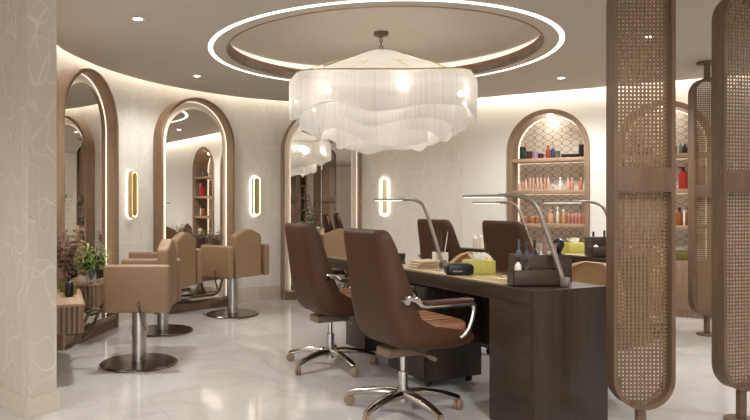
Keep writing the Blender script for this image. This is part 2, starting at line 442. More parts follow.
for k, (a, b) in enumerate(FILL_WIN):
    bm = bmesh.new(); plate(bm, [(a, 0.3), (b, 0.3), (b, 2.4), (a, 2.4)], [[(a+0.05+(b-a-0.05)/3*j, 0.35), (a+(b-a-0.05)/3*(j+1), 0.35), (a+(b-a-0.05)/3*(j+1), 2.35), (a+0.05+(b-a-0.05)/3*j, 2.35)] for j in range(3)], -4.28, -4.22)
    wf = struct('window_%d' % (k+1), bm, 'bronze')
    bm = bmesh.new(); bx(bm, a+0.02, b-0.02, -4.253, -4.247, 0.32, 2.38); obj('pane', bm, 'pane', wf)
bm = bmesh.new(); bx(bm, -4.7, -4.6, -4.3, 6.5, 0, HU); struct('wall_side', bm, 'paper')
# the partition whose end stands at the left edge of the picture
pc = Vector((-1.57, 3.62)); pd = Vector((-0.733, 0.68)); pn = Vector((0.68, 0.733))
def part_poly(g):
    a = pc-pn*g-pd*g; b = pc+pn*(0.165+g)-pd*g
    return [tuple(a), tuple(b), tuple(b+pd*3.6), tuple(a+pd*3.6)]
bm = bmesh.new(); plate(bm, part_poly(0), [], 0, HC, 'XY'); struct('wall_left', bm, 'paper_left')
bm = bmesh.new(); plate(bm, part_poly(0.014), [], 0, 0.107, 'XY'); struct('baseboard_left', bm, 'base')

# ------------------------------------------------------------------ downlights
def downlight(x, y, label, k=1.0):
    t = thing('recessed_downlight', label, 'downlight', (x, y, HC))
    bm = bmesh.new(); lathe(bm, [(0.030, -0.002), (0.045, -0.004), (0.048, 0.0), (0.030, 0.0)], 24, cap=False); obj('trim_ring', bm, 'white', t)
    bm = bmesh.new(); lathe(bm, [(0.031, -0.002), (0.031, 0.0)], 24); obj('lamp_lens', bm, 'downlight', t)
    d = bpy.data.lights.new('downlight_beam', 'SPOT'); d.energy = SPOT_W*k; d.color = WARM; d.spot_size = math.radians(155); d.spot_blend = 0.6; d.shadow_soft_size = 0.12
    b = bpy.data.objects.new('downlight_beam', d); C.objects.link(b); b.location = (0, 0, -0.02); b.parent = t
    return t
downlight(-1.197, 4.54, 'small round ceiling downlight nearest the upper left corner, above the left partition')
downlight(-1.127, 6.55, 'small round ceiling downlight in front of the middle arched mirror', 0.5)
downlight(2.61, 6.65, 'small round ceiling downlight before the first arched shelf niche')
downlight(2.65, 5.03, 'small round ceiling downlight seen through the nearest cane screen')
for x, y in ((-2.7, 1.7), (1.1, 2.0), (3.3, 3.2), (4.6, 4.6), (-0.6, -0.6), (1.8, -0.8), (4.4, 0.6), (-2.8, -0.5), (0.6, -2.8), (3.4, -2.6)):  # out-of-view downlights, added to light the room
    downlight(x, y, 'added unseen ceiling downlight in the part of the ceiling nearer the viewer', 0.5 if x > 3 and y > 2 else 1.05)['group'] = 'added ceiling downlights near and behind the viewer'

# ------------------------------------------------------------------ arched mirrors
def arched_mirror(deg, label):
    x, y = polar(deg, 0.045)
    t = thing('arched_mirror', label, 'mirror', (x, y, 0), wall_rz(deg), 'arched mirrors on the curved wall')
    W_, H_, D = 1.03, 2.405, 0.15
    bm = bmesh.new(); plate(bm, arch_band(W_, H_, 0.03), [], -D, 0.0); obj('frame', bm, 'wood', t)
    bm = bmesh.new(); plate(bm, arch(W_-0.06, H_-0.03, 0.09), [], -0.03, -0.005); obj('back_panel', bm, 'cream_panel', t)
    bm = bmesh.new(); plate(bm, arch_band(W_-0.064, H_-0.032, 0.006, 0.1), [], -0.040, -0.031); obj('light_strip', bm, 'led_mirror', t)
    bm = bmesh.new(); plate(bm, arch(W_-0.24, H_-0.12, 0.10), [], -0.068, -0.052); obj('mirror_glass', bm, 'mirror', t)
    bm = bmesh.new(); plate(bm, arch_band(W_-0.264, H_-0.132, 0.014, 0.11), [], -0.0515, -0.031); obj('light_strip', bm, 'led_back', t)
    bm = bmesh.new(); bx(bm, -W_/2+0.031, W_/2-0.031, -D+0.01, -0.004, 0, 0.088, 0.004); obj('plinth', bm, 'wood_dk', t)
    return t
TH = {'m0': 201.5, 'm1': 175.0, 'm2': 136.8, 'm3': 99.8}
arched_mirror(TH['m1'], 'tall arched mirror in a wooden hoop frame beside the left partition')
arched_mirror(TH['m2'], 'tall arched mirror with wooden frame standing behind the high-backed beige salon chairs')
arched_mirror(TH['m3'], 'arched mirror half hidden behind the white fringed chandelier')

def vanity(deg, label, hw=0.385, dp=0.365, off=0.0):
    x, y = polar(deg, 0.045)
    t = thing('floating_vanity', label, 'cabinet', (x, y, 0), wall_rz(deg), 'fluted vanities under the arched mirrors')
    if off:
        a = wall_rz(deg); t.location = (x+off*math.cos(a), y+off*math.sin(a), 0)
    bm = bmesh.new(); bx(bm, -hw, hw, -dp, -0.0705, 0.335, 0.515, 0.004)
    obj('body', bm, 'wood_dk', t)
    bm = bmesh.new(); n = int(2*hw/0.03); m = int((dp-0.07)/0.03)
    for i in range(n):
        xx = -hw+0.015+i*(2*hw-0.03)/(n-1); bx(bm, xx-0.009, xx+0.009, -dp-0.016, -dp+0.001, 0.336, 0.514, 0.003)
    for i in range(m):
        yy = -dp+0.012+i*(dp-0.067-0.024)/(m-1)
        for s in (-1, 1): bx(bm, min(s*(hw-0.001), s*(hw+0.016)), max(s*(hw-0.001), s*(hw+0.016)), yy-0.009, yy+0.009, 0.336, 0.514, 0.003)
    obj('fluted_front', bm, 'wood', t)
    bm = bmesh.new(); bx(bm, -hw-0.02, hw+0.02, -dp-0.02, -0.0705, 0.515, 0.535, 0.004); obj('top', bm, 'wood_h', t)
    return t
vanity(TH['m0'], 'fluted wooden vanity with olive pots, beside the left partition', 0.385, 0.29)
vanity(TH['m1'], 'fluted wooden vanity below the mirror, carrying the green bushy plant', 0.25, 0.365, -0.13)
vanity(TH['m2'], 'fluted wooden vanity under the mirror behind the high-backed salon chairs', 0.385, 0.24)
vanity(TH['m3'], 'fluted wooden vanity behind the far brown office chair')
def on_vanity(deg, u, v=-0.24):    # point on top of the vanity at deg; u along, v out from the wall
    x, y = polar(deg, 0.045); a = wall_rz(deg)
    return (x+u*math.cos(a)-v*math.sin(a), y+u*math.sin(a)+v*math.cos(a), 0.536)

# ------------------------------------------------------------------ wall sconces
def sconce(deg, label):
    x, y = polar(deg, 0.098)
    t = thing('wall_sconce', label, 'wall lamp', (x, y, 1.30), wall_rz(deg), 'gold sconces between the mirrors')
    bm = bmesh.new(); plate(bm, stadium(0.115, 0.50), [list(reversed(stadium(0.099, 0.484)))], -0.065, 0.0); obj('rim', bm, 'gold', t)
    bm = bmesh.new(); plate(bm, stadium(0.121, 0.506), [list(reversed(stadium(0.1155, 0.5005)))], -0.016, -0.002); obj('halo_strip', bm, 'led_sconce', t)
    bm = bmesh.new(); plate(bm, stadium(0.099, 0.484), [], -0.018, -0.002); obj('diffuser', bm, 'led_sconce', t)
    bm = bmesh.new(); plate(bm, stadium(0.068, 0.45), [], -0.062, -0.048); obj('face_plate', bm, 'gold', t)
    for z in (-0.12, 0.12):
        bm = bmesh.new(); t2 = bmesh.new(); lathe(t2, [(0.008, 0), (0.008, 0.035)], 10); merge(bm, t2, Matrix.Translation((0, -0.016, z)) @ Matrix.Rotation(PI/2, 4, 'X'))
        obj('bracket', bm, 'gold', t)
    return t
sconce(155.0, 'slim gold glowing wall sconce between the two leftmost arched mirrors')
sconce(117.5, 'slim gold glowing wall sconce just right of the middle arched mirror')
sconce(82.6, 'slim gold wall sconce right of the chandelier, behind a desk lamp tip')

# ------------------------------------------------------------------ shelf niches in the right wall
def niche(i, label):
    t = thing('shelf_niche', label, 'shelf', wall_pt(NICHES[i])+(0,), RZW, 'arched shelf niches in the right wall')
    D = 0.32
    bm = bmesh.new(); plate(bm, arch_band(NW, NH, 0.055, 0.6), [], -0.022, D); obj('frame', bm, 'wood', t)
    bm = bmesh.new(); plate(bm, arch(NW-0.10, NH-0.05, 0.6), [], D-0.02, D); obj('tiled_back', bm, 'tile', t)
    for z in (1.7, 1.32, 0.93):
        bm = bmesh.new(); bx(bm, -NW/2+0.056, NW/2-0.056, 0.0, D-0.045, z, z+0.043, 0.003)
        s = obj('shelf', bm, 'wood_h', t)
        bm = bmesh.new(); bx(bm, -NW/2+0.07, NW/2-0.07, D-0.056, D-0.047, z-0.005, z-0.0005); obj('light_strip', bm, 'led_niche', s)
    bm = bmesh.new(); plate(bm, arch_band(NW-0.112, NH-0.056, 0.012, 0.62), [], D-0.038, D-0.024); obj('light_strip', bm, 'led_niche', t)
    bm = bmesh.new(); bx(bm, -NW/2, NW/2, -0.03, D, 0.0, 0.598, 0.004); cb = obj('cabinet', bm, 'wood', t)
    for s in (-1, 1):
        bm = bmesh.new(); bx(bm, min(s*0.005, s*(NW/2-0.01)), max(s*0.005, s*(NW/2-0.01)), -0.048, -0.031, 0.08, 0.585, 0.003); dr = obj('door', bm, 'wood', t)
        bm = bmesh.new(); bx(bm, s*0.03-0.004, s*0.03+0.004, -0.062, -0.048, 0.38, 0.5, 0.002); obj('handle', bm, 'bronze', dr)
    d = bpy.data.lights.new('niche_glow', 'POINT'); d.energy = 0.8; d.color = WARM; d.shadow_soft_size = 0.03
    b = bpy.data.objects.new('niche_glow', d); C.objects.link(b); b.location = (0, 0.12, NH-0.12); b.parent = t
    bm = bmesh.new(); lathe(bm, [(0.02, 0), (0.02, 0.012)], 16, (0, 0.12, NH-0.075)); obj('spotlight', bm, 'downlight', t)
    return t
niche(0, 'arched wooden shelf niche with lantern tiles nearest the corner, behind the desks')
niche(1, 'arched wooden shelf niche with lantern tiles behind the cane screens')
def niche_pt(i, u, z, d=0.12):
    return wall_pt(NICHES[i]+u, d)+(z,)

def vessel(name, label, cat, loc, h, r, mat, cap=None, kind='bottle', group=None, rz=0.0):
    t = thing(name, label, cat, loc, rz, group)
    bm = bmesh.new()
    if kind == 'bottle':
        lathe(bm, [(r*0.9, 0), (r, 0.006), (r, h*0.62), (r*0.8, h*0.70), (r*0.38, h*0.75), (r*0.38, h*0.8)], 20)
        obj('body', bm, mat, t); bm = bmesh.new(); lathe(bm, [(r*0.45, h*0.8), (r*0.45, h*0.98), (r*0.36, h)], 16)
    elif kind == 'jar':
        lathe(bm, [(r*0.9, 0), (r, 0.005), (r, h*0.72)], 20); obj('body', bm, mat, t)
        bm = bmesh.new(); lathe(bm, [(r*1.04, h*0.72), (r*1.04, h*0.97), (r, h)], 20)
    elif kind == 'tube':
        lathe(bm, [(r*0.8, h*0.16), (r, h*0.3), (r*0.9, h*0.8), (r*0.35, h)], 16); obj('body', bm, mat, t)
        bm = bmesh.new(); lathe(bm, [(r*0.72, 0), (r*0.78, h*0.155)], 16)
    elif kind == 'spray':
        lathe(bm, [(r*0.9, 0), (r, 0.006), (r, h*0.72), (r*0.6, h*0.8), (r*0.4, h*0.82)], 20); obj('body', bm, mat, t)
        bm = bmesh.new(); lathe(bm, [(r*0.42, h*0.82), (r*0.42, h*0.93), (r*0.2, h*0.95), (r*0.2, h)], 14); bx(bm, -r*0.9, r*0.3, -r*0.2, r*0.2, h*0.95, h, 0.001)
    elif kind == 'box':
        bx(bm, -r, r, -r*0.7, r*0.7, 0, h*0.97, 0.003); obj('body', bm, mat, t)
        bm = bmesh.new(); bx(bm, -r*0.9, r*0.9, -r*0.6, r*0.6, h*0.97, h, 0.001)
    obj('cap', bm, cap or mat, t)
    return t

ORD = ['leftmost', 'second from the left', 'third from the left', 'fourth from the left', 'fifth from the left', 'sixth from the left', 'seventh from the left', 'eighth from the left', 'ninth from the left']
Z1, Z2, Z3, Z0 = 1.744, 1.364, 0.974, 0.601
dk = (40, 32, 30)
# top shelf of the first niche
vessel('jar', 'dark green jar at the left end of the top shelf by the corner', 'jar', niche_pt(0, -0.31, Z1), 0.15, 0.034, colmat((44, 62, 44)), colmat(dk), 'jar')
vessel('jar', 'wine red jar beside the dark green jar on the top shelf', 'jar', niche_pt(0, -0.235, Z1), 0.095, 0.034, colmat((84, 36, 40)), colmat(dk), 'jar')
vessel('bottle', 'lilac bottle left of the middle on the top shelf', 'bottle', niche_pt(0, -0.165, Z1), 0.09, 0.030, colmat((184, 150, 170)), colmat((170, 140, 160)), 'jar')
vessel('bottle', 'squat plum bottle left of the red bottle on the top shelf', 'bottle', niche_pt(0, -0.10, Z1), 0.06, 0.032, colmat((76, 40, 60)), colmat(dk), 'jar')
vessel('bottle', 'tall orange red bottle in the middle of the top shelf', 'bottle', niche_pt(0, -0.015, Z1), 0.155, 0.026, colmat((160, 66, 50)), colmat((170, 80, 60)), 'bottle')
vessel('bottle', 'navy bottle with pale cap right of the orange red bottle', 'bottle', niche_pt(0, 0.04, Z1), 0.15, 0.026, colmat((58, 60, 104)), colmat((190, 180, 190)), 'bottle')
vessel('bottle', 'green jar right of the navy bottle on the top shelf', 'jar', niche_pt(0, 0.095, Z1), 0.085, 0.024, colmat((96, 104, 64)), colmat((90, 96, 60)), 'jar')
for k, u in enumerate((0.155, 0.205, 0.255, 0.30)):
    vessel('pot', 'low black pot, %s of the row of four on the top shelf' % ORD[k], 'pot', niche_pt(0, u, Z1), 0.042, 0.026, colmat((48, 34, 30)), colmat((30, 24, 24)), 'jar', 'low black pots on the top shelf')
vessel('bottle', 'tall black bottle at the right end of the top shelf by the corner', 'bottle', niche_pt(0, 0.35, Z1), 0.15, 0.024, colmat(dk), colmat((30, 26, 26)), 'box')
# second shelf
for k in range(9):
    c = [(214, 170, 146), (204, 156, 134), (220, 180, 156)][k % 3]
    vessel('cosmetic_tube', 'peach cosmetic tube, %s of nine at the left of the second shelf' % ORD[k], 'tube', niche_pt(0, -0.355+k*0.043, Z2, 0.10+0.03*(k % 2)), 0.09+0.065*min(1, k/3), 0.018, colmat(c), colmat((220, 180, 150)), 'tube', 'peach tubes on the second shelf')
vessel('bottle', 'white bottle standing alone on the second shelf by the corner', 'bottle', niche_pt(0, 0.12, Z2), 0.155, 0.024, colmat((232, 222, 212)), 'white', 'bottle')
vessel('bottle', 'pale peach bottle, left of the close pair on the second shelf', 'bottle', niche_pt(0, 0.205, Z2), 0.155, 0.022, colmat((222, 176, 150)), colmat((230, 200, 180)), 'bottle')
vessel('bottle', 'salmon bottle, right of the close pair on the second shelf', 'bottle', niche_pt(0, 0.25, Z2), 0.145, 0.022, colmat((208, 140, 116)), colmat((230, 200, 180)), 'bottle')
vessel('bottle', 'coral bottle at the right end of the second shelf by the corner', 'bottle', niche_pt(0, 0.345, Z2), 0.15, 0.022, colmat((196, 112, 88)), colmat((220, 170, 140)), 'bottle')
# third shelf
for k, u in enumerate((-0.30, -0.20, -0.13)):
    vessel('jar', 'copper brown jar, %s of three on the third shelf' % ORD[k], 'jar', niche_pt(0, u, Z3), 0.085, 0.036, colmat((170, 110, 78)), colmat((196, 140, 100)), 'jar', 'copper jars on the third shelf')
vessel('bottle', 'peach round-shouldered bottle left of the white tube, third shelf', 'bottle', niche_pt(0, 0.01, Z3), 0.16, 0.034, colmat((214, 164, 128)), colmat((220, 176, 140)), 'bottle')
vessel('bottle', 'slim ivory bottle in the middle of the third shelf', 'bottle', niche_pt(0, 0.09, Z3), 0.19, 0.02, colmat((226, 206, 180)), 'white', 'bottle')
vessel('bottle', 'copper bottle with white top right of the slim ivory bottle', 'bottle', niche_pt(0, 0.155, Z3), 0.165, 0.026, colmat((206, 146, 104)), 'white', 'bottle')
for k in range(5):
    vessel('jar', 'rose pink jar, %s of five at the right of the third shelf' % ORD[k], 'jar', niche_pt(0, 0.215+k*0.04, Z3), 0.12, 0.018, colmat((196, 130, 112)), colmat((220, 160, 140)), 'jar', 'rose jars on the third shelf')
# bottom of the first niche
t = thing('potted_plant', 'tiny green plant in a cup at the foot of the tiled niche', 'plant', niche_pt(0, 0.24, Z0, 0.1))
bm = bmesh.new(); lathe(bm, [(0.022, 0), (0.032, 0.05), (0.028, 0.05)], 16); obj('pot', bm, 'white', t)
bm = bmesh.new()
for k in range(16):
    a = k*2.4; tube(bm, [(0, 0, 0.045), (0.02*math.cos(a), 0.02*math.sin(a), 0.08), (0.035*math.cos(a), 0.035*math.sin(a), 0.09+0.02*(k % 3))], [0.003, 0.006, 0.001], 5)
obj('foliage', bm, 'leaf_dk', t)
vessel('bottle', 'white pump bottle at the foot of the tiled niche, right end', 'bottle', niche_pt(0, 0.33, Z0), 0.12, 0.025, 'white', 'white', 'spray')
# second niche
for k, u in enumerate((-0.33, -0.24, -0.15, 0.1, 0.2, 0.3)):
    vessel('bottle', 'brown bottle, %s on the top shelf behind the cane screens' % ORD[k], 'bottle', niche_pt(1, u, Z1), 0.10+0.02*(k % 2), 0.026, colmat((96, 66, 50)), colmat(dk), 'bottle', 'brown bottles behind the cane screens')
vessel('bottle', 'teal bottle on the top shelf seen between the cane screens', 'bottle', niche_pt(1, 0.16, Z1, 0.06), 0.11, 0.018, colmat((110, 128, 118)), colmat((140, 150, 140)), 'bottle')
vessel('bottle', 'red bottle with black cap on the second shelf between the cane screens', 'bottle', niche_pt(1, 0.185, Z2, 0.07), 0.235, 0.042, colmat((176, 44, 40)), 'black', 'spray')
vessel('box', 'rust red carton seen through the far cane screen', 'box', niche_pt(1, 0.335, Z2, 0.1), 0.25, 0.05, colmat((156, 72, 56)), colmat((170, 90, 70)), 'box')
for k, u in enumerate((-0.33, -0.25, -0.17, -0.05)):
    vessel('bottle', 'dark brown bottle, %s on the second shelf behind the near cane screen' % ORD[k], 'bottle', niche_pt(1, u, Z2), 0.17, 0.03, colmat((110, 70, 50)), colmat(dk), 'bottle', 'dark bottles behind the near cane screen')
vessel('bottle', 'amber bottle with black shoulder, left of the white stick, between the screens', 'bottle', niche_pt(1, 0.15, Z3, 0.07), 0.19, 0.034, 'amber', 'black', 'bottle')
vessel('bottle', 'amber bottle with black shoulder, right of the white stick, between the screens', 'bottle', niche_pt(1, 0.235, Z3, 0.09), 0.19, 0.034, 'amber', 'black', 'bottle')
vessel('bottle', 'slim white bottle between the two amber bottles', 'bottle', niche_pt(1, 0.195, Z3, 0.03), 0.16, 0.012, 'white', 'white', 'tube')
vessel('box', 'low olive yellow carton at the foot of the niche behind the screens', 'box', niche_pt(1, 0.17, Z0, 0.08), 0.10, 0.06, 'olive', 'black', 'box')
vessel('box', 'low cream carton at the foot of the niche behind the far screen', 'box', niche_pt(1, 0.31, Z0, 0.08), 0.13, 0.05, 'white', 'gold', 'box')

# ------------------------------------------------------------------ chandelier
ch = thing('chandelier', 'large white fringed tiered chandelier hanging under the round ceiling recess', 'chandelier', (CX, CY, 0))
bm = bmesh.new(); lathe(bm, [(0.02, HU-0.045), (0.062, HU-0.03), (0.066, HU-0.001)], 28); obj('canopy', bm, 'bronze', ch)
bm = bmesh.new()
for k in range(3):
    z = HU-0.065-k*0.035
    tube(bm, [(0.012*math.cos(a), 0, z+0.02*math.sin(a)) if k % 2 == 0 else (0, 0.012*math.cos(a), z+0.02*math.sin(a)) for a in [2*PI*i/12 for i in range(12)]], 0.004, 6, closed=True)
obj('chain', bm, 'bronze', ch)
def tier(R, ztop, zbot, kt, kb, at, ab, ph, lob, n=400):
    bm = bmesh.new(); rows = 12; g = []
    for j in range(rows+1):
        row = []; f = j/rows
        for i in range(n):
            a = 2*PI*i/n
            r = R*(1+lob*math.cos(3*a+ph)+lob*(0.4+f)*math.sin(kb*a+ph*1.7))+0.005*(1 if i % 2 else -1)
            zt = ztop+at*math.cos(kt*a+ph); zb = zbot+ab*math.sin(kb*a+ph*1.7)+0.4*ab*math.sin((kb+3)*a+2*ph)
            bulge = 1-0.06*max(0, (0.22-f)/0.22)**2
            row.append(bm.verts.new((r*bulge*math.cos(a), r*bulge*math.sin(a), zt+(zb-zt)*f)))
        g.append(row)
    for j in range(rows):
        for i in range(n): bm.faces.new((g[j][i], g[j+1][i], g[j+1][(i+1) % n], g[j][(i+1) % n]))
    return bm
def rim_pts(R, ztop, kt, at, ph, lob, n=72):
    return [(R*0.95*(1+lob*math.cos(3*2*PI*i/n+ph))*math.cos(2*PI*i/n), R*0.95*(1+lob*math.cos(3*2*PI*i/n+ph))*math.sin(2*PI*i/n), ztop+at*math.cos(kt*2*PI*i/n+ph)) for i in range(n)]
obj('fringe_tier', tier(0.80, 2.25, 1.93, 2, 5, 0.05, 0.038, 0.1, 0.012), 'fringe', ch, sharp=180)
obj('fringe_tier', tier(0.69, 2.02, 1.83, 2, 6, 0.02, 0.042, 1.3, 0.025), 'fringe', ch, sharp=180)
obj('fringe_tier', tier(0.56, 1.99, 1.755, 2, 5, 0.02, 0.036, 0.7, 0.035), 'fringe', ch, sharp=180)
obj('fringe_tier', tier(0.38, 1.96, 1.685, 2, 4, 0.02, 0.022, 2.2, 0.04), 'fringe', ch, sharp=180)
bm = bmesh.new()
prof = [(0.05, 2.52), (0.12, 2.505), (0.22, 2.465), (0.36, 2.405), (0.5, 2.35), (0.60, 2.31)]
N = 180; g = []
for r, z in prof: g.append([bm.verts.new(((r+0.003*(1 if i % 2 else -1))*math.cos(2*PI*i/N), (r+0.003*(1 if i % 2 else -1))*math.sin(2*PI*i/N), z)) for i in range(N)])
for a, b in zip(g, g[1:]):
    for i in range(N): bm.faces.new((a[i], a[(i+1) % N], b[(i+1) % N], b[i]))
obj('top_fringe', bm, 'fringe', ch, sharp=180)
bm = bmesh.new(); tube(bm, rim_pts(0.79, 2.256, 2, 0.05, 0.1, 0.012), 0.006, 8, closed=True)
for k in range(4):
    a = k*PI/2+0.6
    tube(bm, smooth_path([(0.02*math.cos(a), 0.02*math.sin(a), 2.51), (0.4*math.cos(a), 0.4*math.sin(a), 2.405), (0.76*math.cos(a), 0.75*math.sin(a), 2.256+0.05*math.cos(2*a+0.1))]), 0.005, 8)
lathe(bm, [(0.022, 2.45), (0.03, 2.49), (0.022, 2.53)], 16)
obj('hoop_frame', bm, 'gold', ch)
for k in range(8):
    a = 2*PI*k/8-PI/2+0.1
    bm = bmesh.new(); t2 = bmesh.new(); bmesh.ops.create_uvsphere(t2, u_segments=14, v_segments=10, radius=0.022); merge(bm, t2, Matrix.Translation((0.742*math.cos(a), 0.742*math.sin(a), 2.07)))
    obj('bulb', bm, 'bulb', ch)
    d = bpy.data.lights.new('bulb_fill_light', 'POINT'); d.energy = CHANDELIER_W*0.35; d.color = (1, 0.92, 0.8); d.shadow_soft_size = 0.03
    b = bpy.data.objects.new('bulb_fill_light', d); C.objects.link(b); b.location = (0.735*math.cos(a), 0.735*math.sin(a), 2.11); b.parent = ch
for k in range(6):
    a = 2*PI*k/6
    d = bpy.data.lights.new('bulb_fill_light', 'POINT'); d.energy = CHANDELIER_W*2.6; d.color = (1, 0.92, 0.8); d.shadow_soft_size = 0.06  # no bulb here: lamp added to make the outer tier glow
    b = bpy.data.objects.new('bulb_fill_light', d); C.objects.link(b); b.location = (0.42*math.cos(a), 0.42*math.sin(a), 2.12); b.parent = ch
for k in range(3):
    a = 2*PI*k/3
    d = bpy.data.lights.new('bulb_fill_light', 'POINT'); d.energy = CHANDELIER_W*1.4; d.color = (1, 0.9, 0.76); d.shadow_soft_size = 0.05  # no bulb here: lamp added to brighten the lower tiers
    b = bpy.data.objects.new('bulb_fill_light', d); C.objects.link(b); b.location = (0.15*math.cos(a), 0.15*math.sin(a), 1.9); b.parent = ch
    d = bpy.data.lights.new('bulb_fill_light', 'POINT'); d.energy = CHANDELIER_W*1.4; d.color = (1, 0.9, 0.76); d.shadow_soft_size = 0.05  # likewise added without a bulb, between the lower tiers
    b = bpy.data.objects.new('bulb_fill_light', d); C.objects.link(b); b.location = (0.47*math.cos(a+0.5), 0.47*math.sin(a+0.5), 1.93); b.parent = ch

# ------------------------------------------------------------------ cane screens
def screen(x, y, rz, label, first=None):
    if first is not None: return dup(first, (x, y, 0), rz, label)
    t = thing('cane_screen', label, 'screen', (x, y, 0), rz, 'cane screens on poles')
    W_, zb, zt, th, D = 0.305, 0.175, 2.35, 0.02, 0.085
    zc, H_ = (zb+zt)/2, zt-zb
    bm = bmesh.new(); plate(bm, stadium(W_, H_, zc, 24), [list(reversed(stadium(W_-2*th, H_-2*th, zc, 24)))], -D/2, D/2); obj('hoop_frame', bm, 'screen', t)
    bm = bmesh.new(); w2 = W_-2*th+0.004; r = w2/2; k = (H_-2*th)/2-r; p = 0.0195; s = 0.0052
    def half(z):
        d = abs(z-zc)-k
        return r if d <= 0 else math.sqrt(max(0, r*r-d*d))
    nx = int(w2/p)
    for i in range(nx):
        xx = (i-(nx-1)/2)*p; e = k+math.sqrt(max(0, r*r-xx*xx)); bx(bm, xx-s, xx+s, -0.003, 0.001, zc-e, zc+e)
    nz = int((H_-2*th)/p)
    for j in range(nz):
        zz = zc+(j-(nz-1)/2)*p; h = half(zz)
        if h > 0.01: bx(bm, -h, h, -0.001, 0.003, zz-s, zz+s)
    obj('cane_webbing', bm, 'cane', t)
    bm = bmesh.new(); bx(bm, -W_/2+th, W_/2-th, -D/2, D/2, 1.255, 1.372, 0.002); obj('crossbar', bm, 'screen', t)
    bm = bmesh.new(); lathe(bm, [(0.026, 0.012), (0.026, zb+0.004)], 20); obj('pole', bm, 'screen', t)
    bm = bmesh.new(); lathe(bm, [(0.026, zt-0.004), (0.026, HC-0.02)], 20); obj('pole', bm, 'screen', t)
    bm = bmesh.new(); lathe(bm, [(0.085, 0.001), (0.085, 0.012), (0.08, 0.016)], 28); obj('base_disc', bm, 'screen', t)
    bm = bmesh.new(); lathe(bm, [(0.08, HC-0.022), (0.085, HC-0.018), (0.085, HC-0.001)], 28); obj('ceiling_disc', bm, 'screen', t)
    return t
s1 = screen(1.665, 3.23, 0, 'pill-shaped cane screen on a pole, the nearest, beside the desk end')
screen(2.385, 3.55, math.radians(12), 'pill-shaped cane screen cut by the right edge of the picture', s1)
screen(3.65, 5.9, math.radians(3), 'slim pill-shaped cane screen farthest back, between the two near ones', s1)

# ------------------------------------------------------------------ desks
def frame_pt(o, d, a, p, z):       # a along the desk, p across it
    n = Vector((d[1], -d[0]))
    return (o[0]+d[0]*a+n.x*p, o[1]+d[1]*a+n.y*p, z)
D1o, D1d = (1.153, 3.281), (-0.424, 0.906)
D2o, D2d = (2.52, 5.24), (-0.585, 0.811)
def on1(a, p, z=0.75): return frame_pt(D1o, D1d, a, p, z)
def on2(a, p, z=0.75): return frame_pt(D2o, D2d, a, p, z)
A1 = math.atan2(D1d[1], D1d[0]); A2 = math.atan2(D2d[1], D2d[0])
def desk(o, d, L, Wd, label):
    # local x = along, local y = -(across)
    t = thing('manicure_desk', label, 'desk', (o[0], o[1], 0), math.atan2(d[1], d[0]), 'dark wooden manicure desks')
    bm = bmesh.new(); bx(bm, 0.0305, L, -Wd, 0, 0.672, 0.75, 0.002); obj('desktop', bm, 'desk_h', t)
    bm = bmesh.new(); bx(bm, 0.0305, 0.34, -Wd, 0, 0, 0.6715, 0.001); obj('end_cabinet', bm, 'desk_h', t)
    bm = bmesh.new(); bx(bm, 0, 0.03, -Wd, 0, 0, 0.75, 0.001); obj('end_panel', bm, 'desk', t)
    bm = bmesh.new(); bx(bm, L-0.34, L-0.02, -Wd+0.02, -0.2, 0, 0.6715, 0.002); obj('end_cabinet', bm, 'desk', t)
    bm = bmesh.new(); bx(bm, 0.34, L-0.34, -Wd+0.02, -Wd+0.045, 0.25, 0.6715, 0.002); obj('modesty_panel', bm, 'desk', t)
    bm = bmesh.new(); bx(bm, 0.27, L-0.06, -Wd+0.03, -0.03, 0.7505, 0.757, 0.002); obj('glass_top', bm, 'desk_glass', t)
    return t
L1, W1, L2, W2 = 2.40, 0.525, 1.75, 0.52
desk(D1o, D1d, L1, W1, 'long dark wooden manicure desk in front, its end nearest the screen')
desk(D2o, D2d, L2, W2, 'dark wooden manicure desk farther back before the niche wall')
def pedestal(o, d, a, label):
    x, y, z = frame_pt(o, d, a, 0.0, 0)
    t = thing('drawer_pedestal', label, 'drawers', (x, y, 0), math.atan2(d[1], d[0]))
    bm = bmesh.new(); bx(bm, 0, 0.45, -0.46, -0.012, 0.05, 0.66, 0.003); obj('body', bm, 'desk', t)
    for z0, z1 in ((0.06, 0.25), (0.26, 0.45), (0.46, 0.65)):
        bm = bmesh.new(); bx(bm, 0.006, 0.444, -0.0115, 0.0, z0, z1, 0.002); dr = obj('drawer', bm, 'desk', t)
        bm = bmesh.new(); bx(bm, 0.15, 0.30, 0.0, 0.01, z1-0.035, z1-0.025, 0.002); obj('handle', bm, 'bronze', dr)
    for sx in (0.06, 0.39):
        for sy in (-0.40, -0.07):
            bm = bmesh.new(); t2 = bmesh.new(); lathe(t2, [(0.024, -0.012), (0.024, 0.012)], 16); merge(bm, t2, Matrix.Translation((sx, sy, 0.025)) @ Matrix.Rotation(PI/2, 4, 'X'))
            obj('caster', bm, 'black', t)
    return t
pedestal(D1o, D1d, 0.95, 'dark wooden drawer pedestal on casters under the front desk')

# ------------------------------------------------------------------ office chairs (brown leather)
def lerp_tab(tab, z):
    for (a, *va), (b, *vb) in zip(tab, tab[1:]):
        if a <= z <= b:
            t = (z-a)/(b-a); return [p+(q-p)*t for p, q in zip(va, vb)]
    return tab[-1][1:] if z > tab[-1][0] else tab[0][1:]

